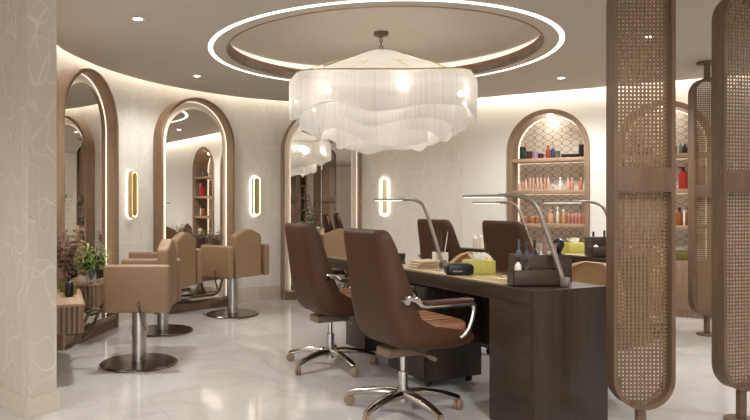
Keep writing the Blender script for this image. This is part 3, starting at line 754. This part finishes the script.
def bucket(bm, tab, levels, thick, corner=0.10, nw=8, nc=8, nr=8):
    """upholstered U-shaped shell. tab rows: z, rear y, half width, wing front y"""
    def section(z, ins):
        ry, hw, fy = lerp_tab(tab, z); ry += ins; hw -= ins; c = max(0.02, corner-ins); pts = []
        c = min(c, max(0.012, fy-ry-0.005))
        for i in range(nw): pts.append((hw, fy+(ry+c-fy)*i/nw))
        for i in range(nc): a = PI/2*i/nc; pts.append((hw-c+c*math.cos(a), ry+c-c*math.sin(a)))
        for i in range(nr): pts.append((hw-c+(-2*(hw-c))*i/nr, ry))
        for i in range(nc): a = PI/2*i/nc; pts.append((-hw+c-c*math.sin(a), ry+c-c*math.cos(a)))
        for i in range(nw+1): pts.append((-hw, ry+c+(fy-ry-c)*i/nw))
        return pts
    O = []; I = []
    for z in levels:
        O.append([bm.verts.new((x, y, z)) for x, y in section(z, 0)])
        I.append([bm.verts.new((x, y, z)) for x, y in section(z, thick)])
    n = len(O[0])
    for j in range(len(levels)-1):
        for i in range(n-1):
            bm.faces.new((O[j][i], O[j][i+1], O[j+1][i+1], O[j+1][i])); bm.faces.new((I[j][i+1], I[j][i], I[j+1][i], I[j+1][i+1]))
        for i in (0, n-1): bm.faces.new((O[j][i], O[j+1][i], I[j+1][i], I[j][i]))
    for i in range(n-1):
        bm.faces.new((O[-1][i], O[-1][i+1], I[-1][i+1], I[-1][i])); bm.faces.new((O[0][i+1], O[0][i], I[0][i], I[0][i+1]))
    bm.faces.new(list(reversed(O[0])))     # underside
    bmesh.ops.recalc_face_normals(bm, faces=bm.faces[:])

def caster_bm(bm, x, y, a, r=0.03):
    for s in (-0.011, 0.011):
        t2 = bmesh.new(); lathe(t2, [(r*0.8, -0.009), (r, -0.006), (r, 0.006), (r*0.8, 0.009)], 18)
        merge(bm, t2, Matrix.Translation((x, y, r)) @ Matrix.Rotation(a, 4, 'Z') @ Matrix.Translation((0, s, 0)) @ Matrix.Rotation(PI/2, 4, 'X'))
    bx(bm, x-0.012, x+0.012, y-0.012, y+0.012, r, 2*r+0.008, 0.004)

def star_base(t, R, ang0, leg_mat, caster_mat, hub_z=0.10):
    for k in range(5):
        a = ang0+2*PI*k/5; c, s = math.cos(a), math.sin(a)
        bm = bmesh.new()
        tube(bm, smooth_path([(0.02*c, 0.02*s, hub_z+0.01), (0.35*R*c, 0.35*R*s, hub_z+0.012), (0.75*R*c, 0.75*R*s, hub_z-0.008), (R*c, R*s, hub_z-0.032)], 5), [0.038-0.0010*q for q in range(16)], 12, flat=0.75)
        lg = obj('leg', bm, leg_mat, t)
        bm = bmesh.new(); caster_bm(bm, R*c, R*s, a+0.7); obj('caster', bm, caster_mat, lg)

def office_chair(label, ang0):
    t = thing('office_chair', label, 'chair', (0, 0, 0), 0, 'brown leather office chairs')
    SH = 0.055
    tab = [(0.385, -0.06, 0.15, 0.10), (0.395, -0.14, 0.20, 0.19), (0.415, -0.20, 0.235, 0.26), (0.45, -0.235, 0.255, 0.285), (0.485, -0.252, 0.26, 0.26), (0.505, -0.258, 0.262, 0.16), (0.53, -0.266, 0.263, -0.02), (0.58, -0.28, 0.263, -0.11),
           (0.66, -0.298, 0.262, -0.15), (0.76, -0.312, 0.257, -0.18), (0.88, -0.332, 0.246, -0.225), (0.98, -0.346, 0.234, -0.258), (1.03, -0.353, 0.220, -0.278), (1.048, -0.350, 0.208, -0.288), (1.056, -0.337, 0.19, -0.298)]
    tab = [(z, a+SH, b, c+(SH if z > 0.52 else 0.02)) for z, a, b, c in tab]
    lv = sorted(set([r[0] for r in tab]+[0.40, 0.43, 0.475, 0.55, 0.62, 0.71, 0.82, 0.93, 1.01]))
    bm = bmesh.new(); bucket(bm, tab, lv, 0.045, 0.11); obj('shell', bm, 'leather', t, sharp=70)
    bm = bmesh.new(); bx(bm, -0.212, 0.212, -0.15, 0.30, 0.42, 0.545, 0.04, 4)
    st = obj('seat_cushion', bm, 'leather_in', t, sharp=60)
    bm = bmesh.new()
    for k in range(-2, 3): tube(bm, [(k*0.07, -0.12, 0.546), (k*0.075, 0.1, 0.5465), (k*0.08, 0.25, 0.545)], 0.0018, 6)
    obj('stitching', bm, 'leather', st)
    bm = bmesh.new(); t2 = bmesh.new(); bx(t2, -0.195, 0.195, -0.02, 0.03, 0.0, 0.50, 0.022, 4)
    merge(bm, t2, Matrix.Translation((0, -0.225+SH, 0.51)) @ Matrix.Rotation(math.radians(9), 4, 'X')); obj('back_cushion', bm, 'leather_in', t, sharp=60)
    for s in (-1, 1):
        X = s*0.285
        bm = bmesh.new(); tube(bm, smooth_path([(s*0.262, -0.17, 0.685), (s*0.28, -0.15, 0.70), (X, -0.10, 0.685), (X, -0.05, 0.655), (X, 0.1, 0.648), (X, 0.24, 0.648), (X, 0.275, 0.63), (s*0.283, 0.265, 0.56), (s*0.275, 0.235, 0.49), (s*0.262, 0.20, 0.46)], 5), 0.011, 10, flat=1.3)
        tube(bm, [(s*0.255, -0.17, 0.685), (s*0.30, -0.17, 0.685)], 0.018, 14)
        ar = obj('armrest', bm, 'chrome', t)
        bm = bmesh.new(); bx(bm, X-0.026, X+0.026, -0.06, 0.26, 0.657, 0.68, 0.009, 3); obj('arm_pad', bm, 'leather', ar)
    bm = bmesh.new(); bx(bm, -0.07, 0.07, -0.14, 0.12, 0.335, 0.386, 0.012, 3); mc = obj('mechanism', bm, 'mech', t)
    bm = bmesh.new(); tube(bm, [(0.06, 0.04, 0.36), (0.17, 0.04, 0.358), (0.20, 0.04, 0.356)], [0.007, 0.007, 0.013], 10); tube(bm, [(0.20, 0.04, 0.356), (0.25, 0.04, 0.354)], 0.012, 10); obj('lever', bm, 'mech', mc)
    bm = bmesh.new(); lathe(bm, [(0.028, 0.065), (0.028, 0.24), (0.017, 0.242), (0.017, 0.337)], 20); obj('gas_column', bm, 'chrome', t)
    star_base(t, 0.335, ang0, 'chrome', 'caster')
    return t
def face(v): return math.atan2(v[1], v[0])-PI/2
F1 = Vector((D1d[1], -D1d[0])); F2 = Vector((D2d[1], -D2d[0]))
rz1 = face(F1)
oc = office_chair('brown leather office chair nearest the viewer, at the front desk', math.radians(81.6)-rz1)
oc.location = (0.546, 3.70, 0); oc.rotation_euler = (0, 0, rz1)
dup(oc, (0.165, 4.77, 0), rz1, 'brown leather office chair farther along the front desk, its chrome star base in full view')
dup(oc, (1.40, 6.22, 0), face((0.875, 0.485)), 'brown leather office chair at the rear desk, seen left of the white tool cup')
dup(oc, (1.87, 5.63, 0), face((0.875, 0.485)), 'brown leather office chair at the rear desk, behind the yellow tissue box')

# ------------------------------------------------------------------ beige tub chairs on the client side
def tub_chair(label):
    t = thing('tub_chair', label, 'chair', (0, 0, 0), 0, 'beige tub chairs')
    tab = [(0.36, -0.18, 0.20, 0.20), (0.40, -0.25, 0.27, 0.26), (0.48, -0.275, 0.295, 0.27), (0.58, -0.29, 0.30, 0.24), (0.62, -0.294, 0.295, 0.02), (0.67, -0.294, 0.265, -0.12), (0.72, -0.292, 0.235, -0.165), (0.76, -0.288, 0.20, -0.19), (0.785, -0.28, 0.155, -0.21), (0.80, -0.268, 0.10, -0.225)]
    lv = sorted(set([r[0] for r in tab]+[0.44, 0.53, 0.60, 0.645, 0.695, 0.74, 0.775]))
    bm = bmesh.new(); bucket(bm, tab, lv, 0.055, 0.2); obj('shell', bm, 'beige2', t, sharp=70)
    bm = bmesh.new(); bx(bm, -0.235, 0.235, -0.20, 0.27, 0.40, 0.50, 0.04, 4); obj('seat_cushion', bm, 'beige2', t, sharp=60)
    bm = bmesh.new(); lathe(bm, [(0.026, 0.06), (0.026, 0.362)], 18); obj('column', bm, 'steel', t)
    star_base(t, 0.29, 0.3, 'black', 'black', 0.09)
    return t
tc = tub_chair('beige tub chair behind the dark organizer on the front desk')
x, y, z = on1(0.66, 0.95, 0); tc.location = (x, y, 0); tc.rotation_euler = (0, 0, face(-F1))
x, y, z = on1(1.72, 0.82, 0); dup(tc, (x, y, 0), face(-F1), 'beige tub chair behind the yellow tissue box on the front desk')
x, y, z = on2(0.35, 0.89, 0); dup(tc, (x, y, 0), face(-F2), 'beige tub chair at the rear desk, seen through the nearest cane screen')

# ------------------------------------------------------------------ salon styling chairs
def salon_chair(label):
    t = thing('salon_chair', label, 'chair', (0, 0, 0), 0, 'beige salon styling chairs')
    bm = bmesh.new(); lathe(bm, [(0.285, 0.0), (0.285, 0.008), (0.275, 0.016), (0.06, 0.024)], 48); obj('base_disc', bm, 'disc', t)
    bm = bmesh.new(); lathe(bm, [(0.052, 0.02), (0.052, 0.425)], 28); obj('column', bm, 'steel', t)
    bm = bmesh.new(); bx(bm, -0.225, 0.225, -0.16, 0.20, 0.42, 0.56, 0.03, 3); obj('seat', bm, 'beige', t)
    for s in (-1, 1):
        bm = bmesh.new(); x0, x1 = sorted((s*0.228, s*0.30))
        bx(bm, x0, x1, -0.275, 0.19, 0.425, 0.765, 0.022, 4); obj('arm', bm, 'beige', t)
    # tall back with an arched head
    bm = bmesh.new(); w = 0.195
    out = [(-w, 0.425)]+[(-w, 0.84)]+[(-w+0.05*(1-math.cos(a)), 0.84+0.05*math.sin(a)) for a in [PI/2*i/6 for i in range(1, 7)]]
    out += [(-w+0.05+(2*w-0.1)*i/10, 0.89+0.045*math.sin(PI*i/10)) for i in range(1, 10)]
    out += [(w-0.05+0.05*math.sin(a), 0.84+0.05*math.cos(a)) for a in [PI/2*i/6 for i in range(0, 7)]]+[(w, 0.425)]
    plate(bm, out, [], -0.255, -0.165)
    bmesh.ops.dissolve_limit(bm, angle_limit=0.01, verts=bm.verts[:], edges=bm.edges[:])
    ed = [e for e in bm.edges if abs(e.verts[0].co.y-e.verts[1].co.y) < 1e-5]
    bmesh.ops.bevel(bm, geom=ed, offset=0.022, segments=4, affect='EDGES', profile=0.5)
    bk = obj('backrest', bm, 'beige', t, sharp=50)
    bm = bmesh.new(); tube(bm, smooth_path([(-0.29, -0.06, 0.50), (-0.312, -0.06, 0.49), (-0.316, -0.075, 0.42), (-0.32, -0.10, 0.36)], 5), 0.009, 8)
    tube(bm, [(-0.32, -0.10, 0.36), (-0.322, -0.125, 0.31)], 0.013, 8); obj('lever', bm, 'bronze', t)
    bm = bmesh.new()
    tube(bm, smooth_path([(-0.17, 0.24, 0.43), (-0.17, 0.32, 0.41), (-0.17, 0.40, 0.23), (-0.17, 0.45, 0.17), (-0.155, 0.49, 0.155), (0.155, 0.49, 0.155), (0.17, 0.45, 0.17), (0.17, 0.40, 0.23), (0.17, 0.32, 0.41), (0.17, 0.24, 0.43)], 6), 0.012, 10)
    obj('footrest', bm, 'bronze', t)
    return t
sa = salon_chair('beige salon chair nearest the left partition, seen side-on with its round base in front')
sa.location = (-1.27, 4.85, 0); sa.rotation_euler = (0, 0, face((-1, -0.05)))
dup(sa, (-1.37, 6.08, 0), face((-0.96, 0.27)), 'beige salon chair in the middle of the left three, half hidden by the nearest')
dup(sa, (-0.82, 7.02, 0), face((-0.76, 0.65)), 'beige salon chair with back to the viewer, right of the middle arched mirror')
dup(sa, (0.33, 7.25, 0), face((-0.17, 0.98)), 'beige salon chair glimpsed between the two brown office chairs')

# ------------------------------------------------------------------ desk lamps
def desk_lamp(base, d, lean, reach, label, hz=0.475):
    t = thing('desk_lamp', label, 'lamp', base, math.atan2(d[1], d[0]), 'slim arched desk lamps')
    bm = bmesh.new(); tube(bm, smooth_path([(0, 0, 0.004), (lean*0.45, 0, hz*0.5), (lean*0.84, 0, hz*0.87), (lean+0.03, 0, hz*0.97), (lean+0.10, 0, hz), (lean+0.2, 0, hz)], 8), 0.013, 12); obj('stem', bm, 'lamp_metal', t)
    bm = bmesh.new(); bx(bm, lean+0.14, lean+reach, -0.013, 0.013, hz-0.008, hz+0.008, 0.004); ar = obj('arm', bm, 'lamp_metal', t)
    bm = bmesh.new(); bx(bm, lean+0.16, lean+reach-0.01, -0.009, 0.009, hz-0.0105, hz-0.0082); obj('light_strip', bm, 'led_lamp', ar)
    bm = bmesh.new(); bx(bm, -0.022, 0.022, -0.016, 0.016, 0.0, 0.05, 0.004); obj('clamp', bm, 'lamp_metal', t)
    return t
desk_lamp(on1(0.07, 0.285, 0.752), (-0.7, 0.7), 0.19, 0.435, 'slim grey arched desk lamp nearest the viewer, rising beside the organizer', 0.492)
desk_lamp(on1(1.20, 0.33, 0.757), (-0.72, 0.69), 0.18, 0.42, 'slim grey arched desk lamp behind the white tool cup on the front desk')
desk_lamp(on2(0.98, 0.26, 0.757), (-0.72, 0.69), 0.18, 0.46, 'slim arched desk lamp of the rear desk, its stem behind a brown chair back', 0.458)
desk_lamp(on2(0.04, 0.15, 0.752), (-0.72, 0.69), 0.18, 0.50, 'slim arched desk lamp of the rear desk nearest the cane screen', 0.465)

# ------------------------------------------------------------------ things on the desks
def organizer(pos, rz, label):
    # local x runs across the desk; low step at the left front
    t = thing('organizer_box', label, 'organizer', pos, rz, 'dark stepped organizers')
    bm = bmesh.new(); T = 0.055
    bx(bm, T, T+0.31, -0.005, 0.005, 0, 0.155, 0.001); bx(bm, T, T+0.31, 0.115, 0.125, 0, 0.155, 0.001)
    for q in (0, 0.1, 0.2, 0.301): bx(bm, T+q, T+q+0.009, 0, 0.12, 0, 0.153)
    bx(bm, T+0.002, T+0.308, 0.002, 0.118, 0, 0.012)
    obj('tall_tray', bm, 'organizer', t)
    bm = bmesh.new(); bx(bm, 0, 0.26, -0.10, -0.092, 0, 0.08, 0.001); bx(bm, 0, 0.008, -0.10, -0.006, 0, 0.08); bx(bm, 0.252, 0.26, -0.10, -0.006, 0, 0.08); bx(bm, 0, 0.26, -0.014, -0.006, 0, 0.08, 0.001); bx(bm, 0.002, 0.258, -0.098, -0.008, 0, 0.01); bx(bm, 0.12, 0.128, -0.10, -0.006, 0, 0.078)
    obj('low_tray', bm, 'organizer', t)
    return t
ra = math.atan2(F1.y, F1.x)
p = (1.10, 3.57); RO = 0.04; organizer((p[0], p[1], 0.7575), RO, 'dark wooden stepped organizer on the near end of the front desk')
def org_pt(u, v, z, pos=p, r=RO): return (pos[0]+u*math.cos(r)-v*math.sin(r), pos[1]+u*math.sin(r)+v*math.cos(r), z)
vessel('nail_polish', 'small black-and-white bottle in the organizer, front step, left', 'bottle', org_pt(0.045, -0.05, 0.768), 0.14, 0.018, 'white', 'black', 'bottle')
vessel('nail_polish', 'small brown bottle beside the black-and-white bottle in the organizer', 'bottle', org_pt(0.09, -0.05, 0.768), 0.13, 0.017, colmat((70, 46, 40)), 'black', 'bottle')
specs = [(0.035, (90, 96, 110), 0.19, 'grey blue bottle'), (0.07, (60, 60, 80), 0.18, 'slate blue bottle'), (0.125, (40, 34, 34), 0.19, 'black slim bottle'), (0.15, (200, 190, 180), 0.17, 'ivory bottle'),
         (0.18, (196, 156, 170), 0.205, 'pink lilac bottle'), (0.232, (176, 130, 150), 0.17, 'mauve bottle')]
for k, (u, c, h, nm) in enumerate(specs):
    vessel('nail_polish', '%s standing in the tall tray of the near organizer' % nm, 'bottle', org_pt(u+0.055, 0.06-0.03*(k % 2), 0.771), h+0.035, 0.016, colmat(c), colmat(tuple(int(v*0.8) for v in c)), 'bottle')
t = thing('makeup_brush', 'fluffy black brush standing in the near organizer', 'brush', org_pt(0.322, 0.075, 0.771))
bm = bmesh.new(); tube(bm, [(0, 0, 0), (0.01, 0, 0.15)], 0.006, 8); obj('handle', bm, 'organizer', t)
bm = bmesh.new(); lathe(bm, [(0.01, 0.145), (0.026, 0.17), (0.034, 0.195), (0.028, 0.22), (0.01, 0.232)], 18); obj('bristles', bm, 'black', t)

def tissue_box(pos, rz, label):
    t = thing('tissue_box', label, 'tissue box', pos, rz, 'yellow tissue boxes')
    bm = bmesh.new(); bx(bm, -0.09, 0.09, -0.055, 0.055, 0, 0.085, 0.005); obj('box', bm, 'yellow', t)
    bm = bmesh.new(); n = 14; g = []
    for j, (h, wd) in enumerate(((0.085, 0.035), (0.105, 0.055), (0.125, 0.065), (0.137, 0.07))):
        g.append([bm.verts.new((-wd+2*wd*i/n, 0.018*math.sin(i*1.3+j*0.4), h-(0.012*abs(math.sin(i*0.9)) if j == 3 else 0))) for i in range(n+1)])
    for a, b in zip(g, g[1:]):
        for i in range(n): bm.faces.new((a[i], a[i+1], b[i+1], b[i]))
    bmesh.ops.solidify(bm, geom=bm.faces[:], thickness=0.003); obj('tissue', bm, 'tissue', t, sharp=80)
    return t
tb = tissue_box((1.083, 4.09, 0.757), 0.1, 'yellow tissue box with white tissue on the front desk')
p2 = on2(0.62, 0.36, 0.757); dup(tb, (p2[0], p2[1], 0.757), 0.3, 'yellow tissue box on the rear desk, seen above the near organizer')

t = thing('black_pouch', 'black rounded case with a pale strip on the front desk by the tissue box', 'case', (0.935, 4.00, 0.757), 0.05)
bm = bmesh.new(); bx(bm, -0.085, 0.085, -0.05, 0.05, 0, 0.072, 0.022, 4); obj('body', bm, 'black', t)
bm = bmesh.new(); bx(bm, -0.05, 0.01, -0.0515, -0.049, 0.022, 0.03); obj('label_strip', bm, 'lamp_metal', t)

cp = (0.955, 4.66, 0.757)
t = thing('tool_cup', 'white square cup holding slim tools on the front desk', 'cup', cp, 0.1)
bm = bmesh.new()
for q in ((-0.046, 0.046, -0.046, -0.041), (-0.046, 0.046, 0.041, 0.046), (-0.046, -0.041, -0.041, 0.041), (0.041, 0.046, -0.041, 0.041)): bx(bm, *q, 0, 0.092, 0.001)
bx(bm, -0.042, 0.042, -0.042, 0.042, 0, 0.006); obj('body', bm, 'white', t)
names = ['black tool leaning left in the white cup', 'black tool standing upright in the white cup', 'brown tool leaning back in the white cup', 'silver tool leaning far right in the white cup', 'white tool leaning right in the white cup', 'dark tool between the leaning ones in the white cup']
for k, (dx, dy, h, mt) in enumerate(((-0.05, 0.0, 0.23, 'black'), (-0.015, 0.02, 0.25, 'black'), (0.0, -0.02, 0.21, 'organizer'), (0.06, 0.01, 0.24, 'chrome'), (0.045, -0.02, 0.20, 'white'), (0.02, 0.03, 0.235, 'bronze'))):
    bm = bmesh.new(); tube(bm, [(dx*0.3, dy*0.3, 0.008), (dx*0.7, dy*0.7, h*0.55), (dx, dy, h)], [0.004, 0.004, 0.0025], 8)
    tag(obj('nail_tool', bm, mt), names[k], 'tool', 'slim tools in the white cup', cp, 0.1)

for k in range(3):
    bm = bmesh.new(); bx(bm, -0.085, 0.085, -0.06, 0.06, 0, 0.017, 0.008, 3)
    tag(obj('folded_towel', bm, 'towel'), ['folded beige towel at the bottom of the small pile', 'folded beige towel in the middle of the small pile', 'folded beige towel on top of the small pile'][k]+' on the front desk', 'towel', 'beige towels on the front desk', (0.80+0.008*k, 4.50-0.01*k, 0.757+0.0175*k), 0.35+0.12*k)
q = on1(1.98, 0.44, 0.757); vessel('bottle', 'black pump bottle at the far end of the front desk', 'bottle', q, 0.10, 0.02, 'black', 'black', 'spray')
q = on1(1.90, 0.42, 0.757); vessel('bowl', 'low black pot near the far end of the front desk', 'pot', q, 0.045, 0.055, 'black', 'black', 'jar')

# rear desk
rb = math.atan2(F2.y, F2.x)
p3 = (2.37, 5.50); rb = 0.1; organizer((p3[0], p3[1], 0.7575), rb, 'dark wooden stepped organizer on the rear desk beside the cane screen')
def org2(u, v, z): return (p3[0]+u*math.cos(rb)-v*math.sin(rb), p3[1]+u*math.sin(rb)+v*math.cos(rb), z)
vessel('nail_polish', 'small black bottle with white label in the rear organizer', 'bottle', org2(0.06, -0.05, 0.768), 0.11, 0.02, 'white', 'black', 'bottle')
vessel('nail_polish', 'grey bottle in the tall tray of the rear organizer', 'bottle', org2(0.10, 0.06, 0.771), 0.19, 0.02, colmat((90, 90, 100)), 'black', 'bottle')
vessel('nail_polish', 'black bottle in the tall tray of the rear organizer', 'bottle', org2(0.20, 0.06, 0.771), 0.20, 0.02, 'black', 'black', 'bottle')
for k, (a, h) in enumerate(((1.66, 0.115), (1.58, 0.13))):
    q = on2(a, 0.24, 0.757); vessel('bottle', ['shorter white spray bottle on the far end of the rear desk', 'taller white spray bottle on the far end of the rear desk'][k], 'bottle', q, h+0.01, 0.024, 'white', 'white', 'spray')

# ------------------------------------------------------------------ plants on the vanities
def leaf(bm, base, d, L, wd, droop):
    """a bent pointed blade"""
    d = Vector(d).normalized(); side = d.cross(Vector((0, 0, 1))); side = side.normalized() if side.length > 1e-3 else Vector((1, 0, 0))
    prev = None; n = 5
    for i in range(n+1):
        f = i/n; c = Vector(base)+d*L*f+Vector((0, 0, -droop*L*f*f)); w = wd*math.sin(PI*min(0.98, 0.12+0.88*f))
        a, b = bm.verts.new(c-side*w), bm.verts.new(c+side*w)
        if prev: bm.faces.new((prev[0], prev[1], b, a))
        prev = (a, b)

def bushy_plant(pos, label, R=0.16, H=0.26, n=90, pot='glass', mat='leaf', pr=0.045, ph=0.12):
    t = thing('potted_plant', label, 'plant', pos)
    bm = bmesh.new(); lathe(bm, [(pr*0.8, 0), (pr, ph*0.4), (pr*0.8, ph), (pr*0.72, ph), (pr*0.9, ph*0.4), (pr*0.72, 0.006)], 24); obj('vase', bm, pot, t)
    bm = bmesh.new(); bl = bmesh.new()
    for k in range(n//5):
        a = random.uniform(0, 2*PI); el = random.uniform(0.25, 1.35); L = random.uniform(0.6, 1.0)
        tip = Vector((R*L*math.cos(a)*math.cos(el), R*L*math.sin(a)*math.cos(el), ph+H*L*math.sin(el)))
        tube(bm, [(0, 0, 0.02), (tip.x*0.3, tip.y*0.3, ph*0.9), tip], 0.0022, 5)
        for j in range(5):
            f = 0.45+0.55*j/4; q = Vector((tip.x*f, tip.y*f, ph*0.6+(tip.z-ph*0.6)*f)); aa = a+random.uniform(-1.4, 1.4)
            leaf(bl, q, (math.cos(aa), math.sin(aa), random.uniform(-0.1, 0.6)), random.uniform(0.08, 0.13), 0.010, 0.35)
    obj('stems', bm, 'leaf_dk', t); obj('foliage', bl, mat, t, sharp=180)
    return t
def pampas(pos, label, H=0.36, n=7, spread=0.14, pot='olive'):
    t = thing('pampas_arrangement', label, 'dried grass', pos)
    bm = bmesh.new(); lathe(bm, [(0.035, 0), (0.045, 0.03), (0.045, 0.085), (0.036, 0.09), (0.036, 0.02)], 24); obj('vase', bm, pot, t)
    bs = bmesh.new(); bp = bmesh.new()
    for k in range(n):
        a = 2*PI*k/n+0.4; top = Vector((spread*math.cos(a), spread*math.sin(a), H*random.uniform(0.8, 1.05)))
        pts = smooth_path([(0, 0, 0.03), (top.x*0.25, top.y*0.25, H*0.45), top], 6); tube(bs, pts, 0.002, 5)
        for j in range(190):
            f = 0.4+0.6*j/189; q = pts[min(len(pts)-1, int(f*(len(pts)-1)))]; aa = random.uniform(0, 2*PI)
            leaf(bp, q, (math.cos(aa), math.sin(aa), random.uniform(0.3, 1.5)), random.uniform(0.05, 0.10)*(1.35-f*0.7), 0.0038, 0.6)
    obj('stems', bs, 'pampas', t); obj('plumes', bp, 'pampas', t, sharp=180)
    return t
bushy_plant(on_vanity(TH['m1'], -0.35, -0.31), 'bushy green plant in a glass vase on the vanity beside the partition', 0.16, 0.24, 260)
pampas(on_vanity(TH['m0'], 0.26, -0.20), 'brown pampas grass in an olive pot beside the left partition', 0.48, 12, 0.14)
q = on_vanity(TH['m0'], 0.10, -0.23)
vessel('pot', 'low olive pot on the vanity beside the partition', 'pot', q, 0.075, 0.045, 'olive', 'olive', 'jar')
q = on_vanity(TH['m0'], -0.04, -0.22)
vessel('bottle', 'dark bottle on the vanity edge beside the partition', 'bottle', q, 0.15, 0.03, 'black', 'black', 'bottle')
for k, (u, h) in enumerate(((-0.06, 0.15), (0.0, 0.19), (0.06, 0.13))):
    vessel('bottle', ['black bottle behind the bushy green plant, leftmost of three', 'tallest black bottle behind the bushy green plant', 'shortest black bottle behind the bushy green plant'][k], 'bottle', on_vanity(TH['m1'], u, -0.2), h, 0.026, 'black', 'black', 'spray')
pampas(on_vanity(TH['m2'], 0.19, -0.2), 'brown dried grass on the vanity between the high-backed salon chairs', 0.34, 7, 0.07)
bushy_plant(on_vanity(TH['m3'], -0.34, -0.30), 'small green plant left of the far brown office chair', 0.12, 0.16, 90, pr=0.04, ph=0.11)
t = thing('potted_plant', 'dark palm leaves in a slim vase before the chandelier-side mirror', 'plant', on_vanity(TH['m3'], -0.12, -0.24))
bm = bmesh.new(); lathe(bm, [(0.03, 0), (0.036, 0.1), (0.02, 0.2), (0.022, 0.22), (0.015, 0.22)], 20); obj('vase', bm, 'glass', t)
bm = bmesh.new(); bl = bmesh.new()
for a, h, rr in ((2.9, 0.78, 0.08), (3.6, 0.60, 0.10), (0.2, 0.68, 0.06), (5.0, 0.5, 0.1)):
    pts = smooth_path([(0, 0, 0.05), (rr*0.3*math.cos(a), rr*0.3*math.sin(a), h*0.6), (rr*math.cos(a), rr*math.sin(a), h)], 6); tube(bm, pts, 0.003, 6)
    for j in range(4, len(pts)):
        for s in (-1, 1): leaf(bl, pts[j], (math.cos(a+s*1.0), math.sin(a+s*1.0), 0.5), 0.13, 0.016, 0.5)
obj('stems', bm, 'leaf_dk', t); obj('foliage', bl, 'leaf_dk', t, sharp=180)

# ------------------------------------------------------------------ the shelving the far mirror shows, behind the viewer
bx0, bx1 = 4.2, 4.95
t = thing('bookcase', 'tall brown open shelving reflected in the mirror behind the chandelier', 'shelf', (0, -4.19, 0))
for a in (bx0, (bx0+bx1)/2+0.1, bx1-0.04):
    bm = bmesh.new(); bx(bm, a, a+0.04, 0, 0.32, 0, 2.45); obj('side_panel', bm, 'wood', t)
bm = bmesh.new(); bx(bm, bx0+0.04, bx1-0.04, 0, 0.015, 0, 2.45); obj('back_panel', bm, 'wood', t)
for z in (0.05, 0.6, 1.0, 1.4, 1.8, 2.4):
    bm = bmesh.new(); bx(bm, bx0+0.041, bx1-0.041, 0.016, 0.31, z, z+0.04); obj('shelf', bm, 'wood', t)
bm = bmesh.new(); bx(bm, 5.0, 5.3, -4.19, -4.16, 0, HU-0.005); struct('trim_3', bm, 'cream_panel')
bm = bmesh.new(); bx(bm, 5.302, 5.9, -4.19, -4.16, 0, HU-0.005); struct('trim_4', bm, 'wood')
for z, h, nm in ((1.041, 0.22, 'round white vase on the middle shelf reflected in the far mirror'), (1.441, 0.28, 'tall white vase on the upper shelf reflected in the far mirror')):
    bm = bmesh.new(); lathe(bm, [(0.04, 0), (0.085, h*0.35), (0.07, h*0.65), (0.03, h*0.8), (0.04, h)], 24)
    tag(obj('vase', bm, 'white'), nm, 'vase', None, (4.42, -4.02, z))
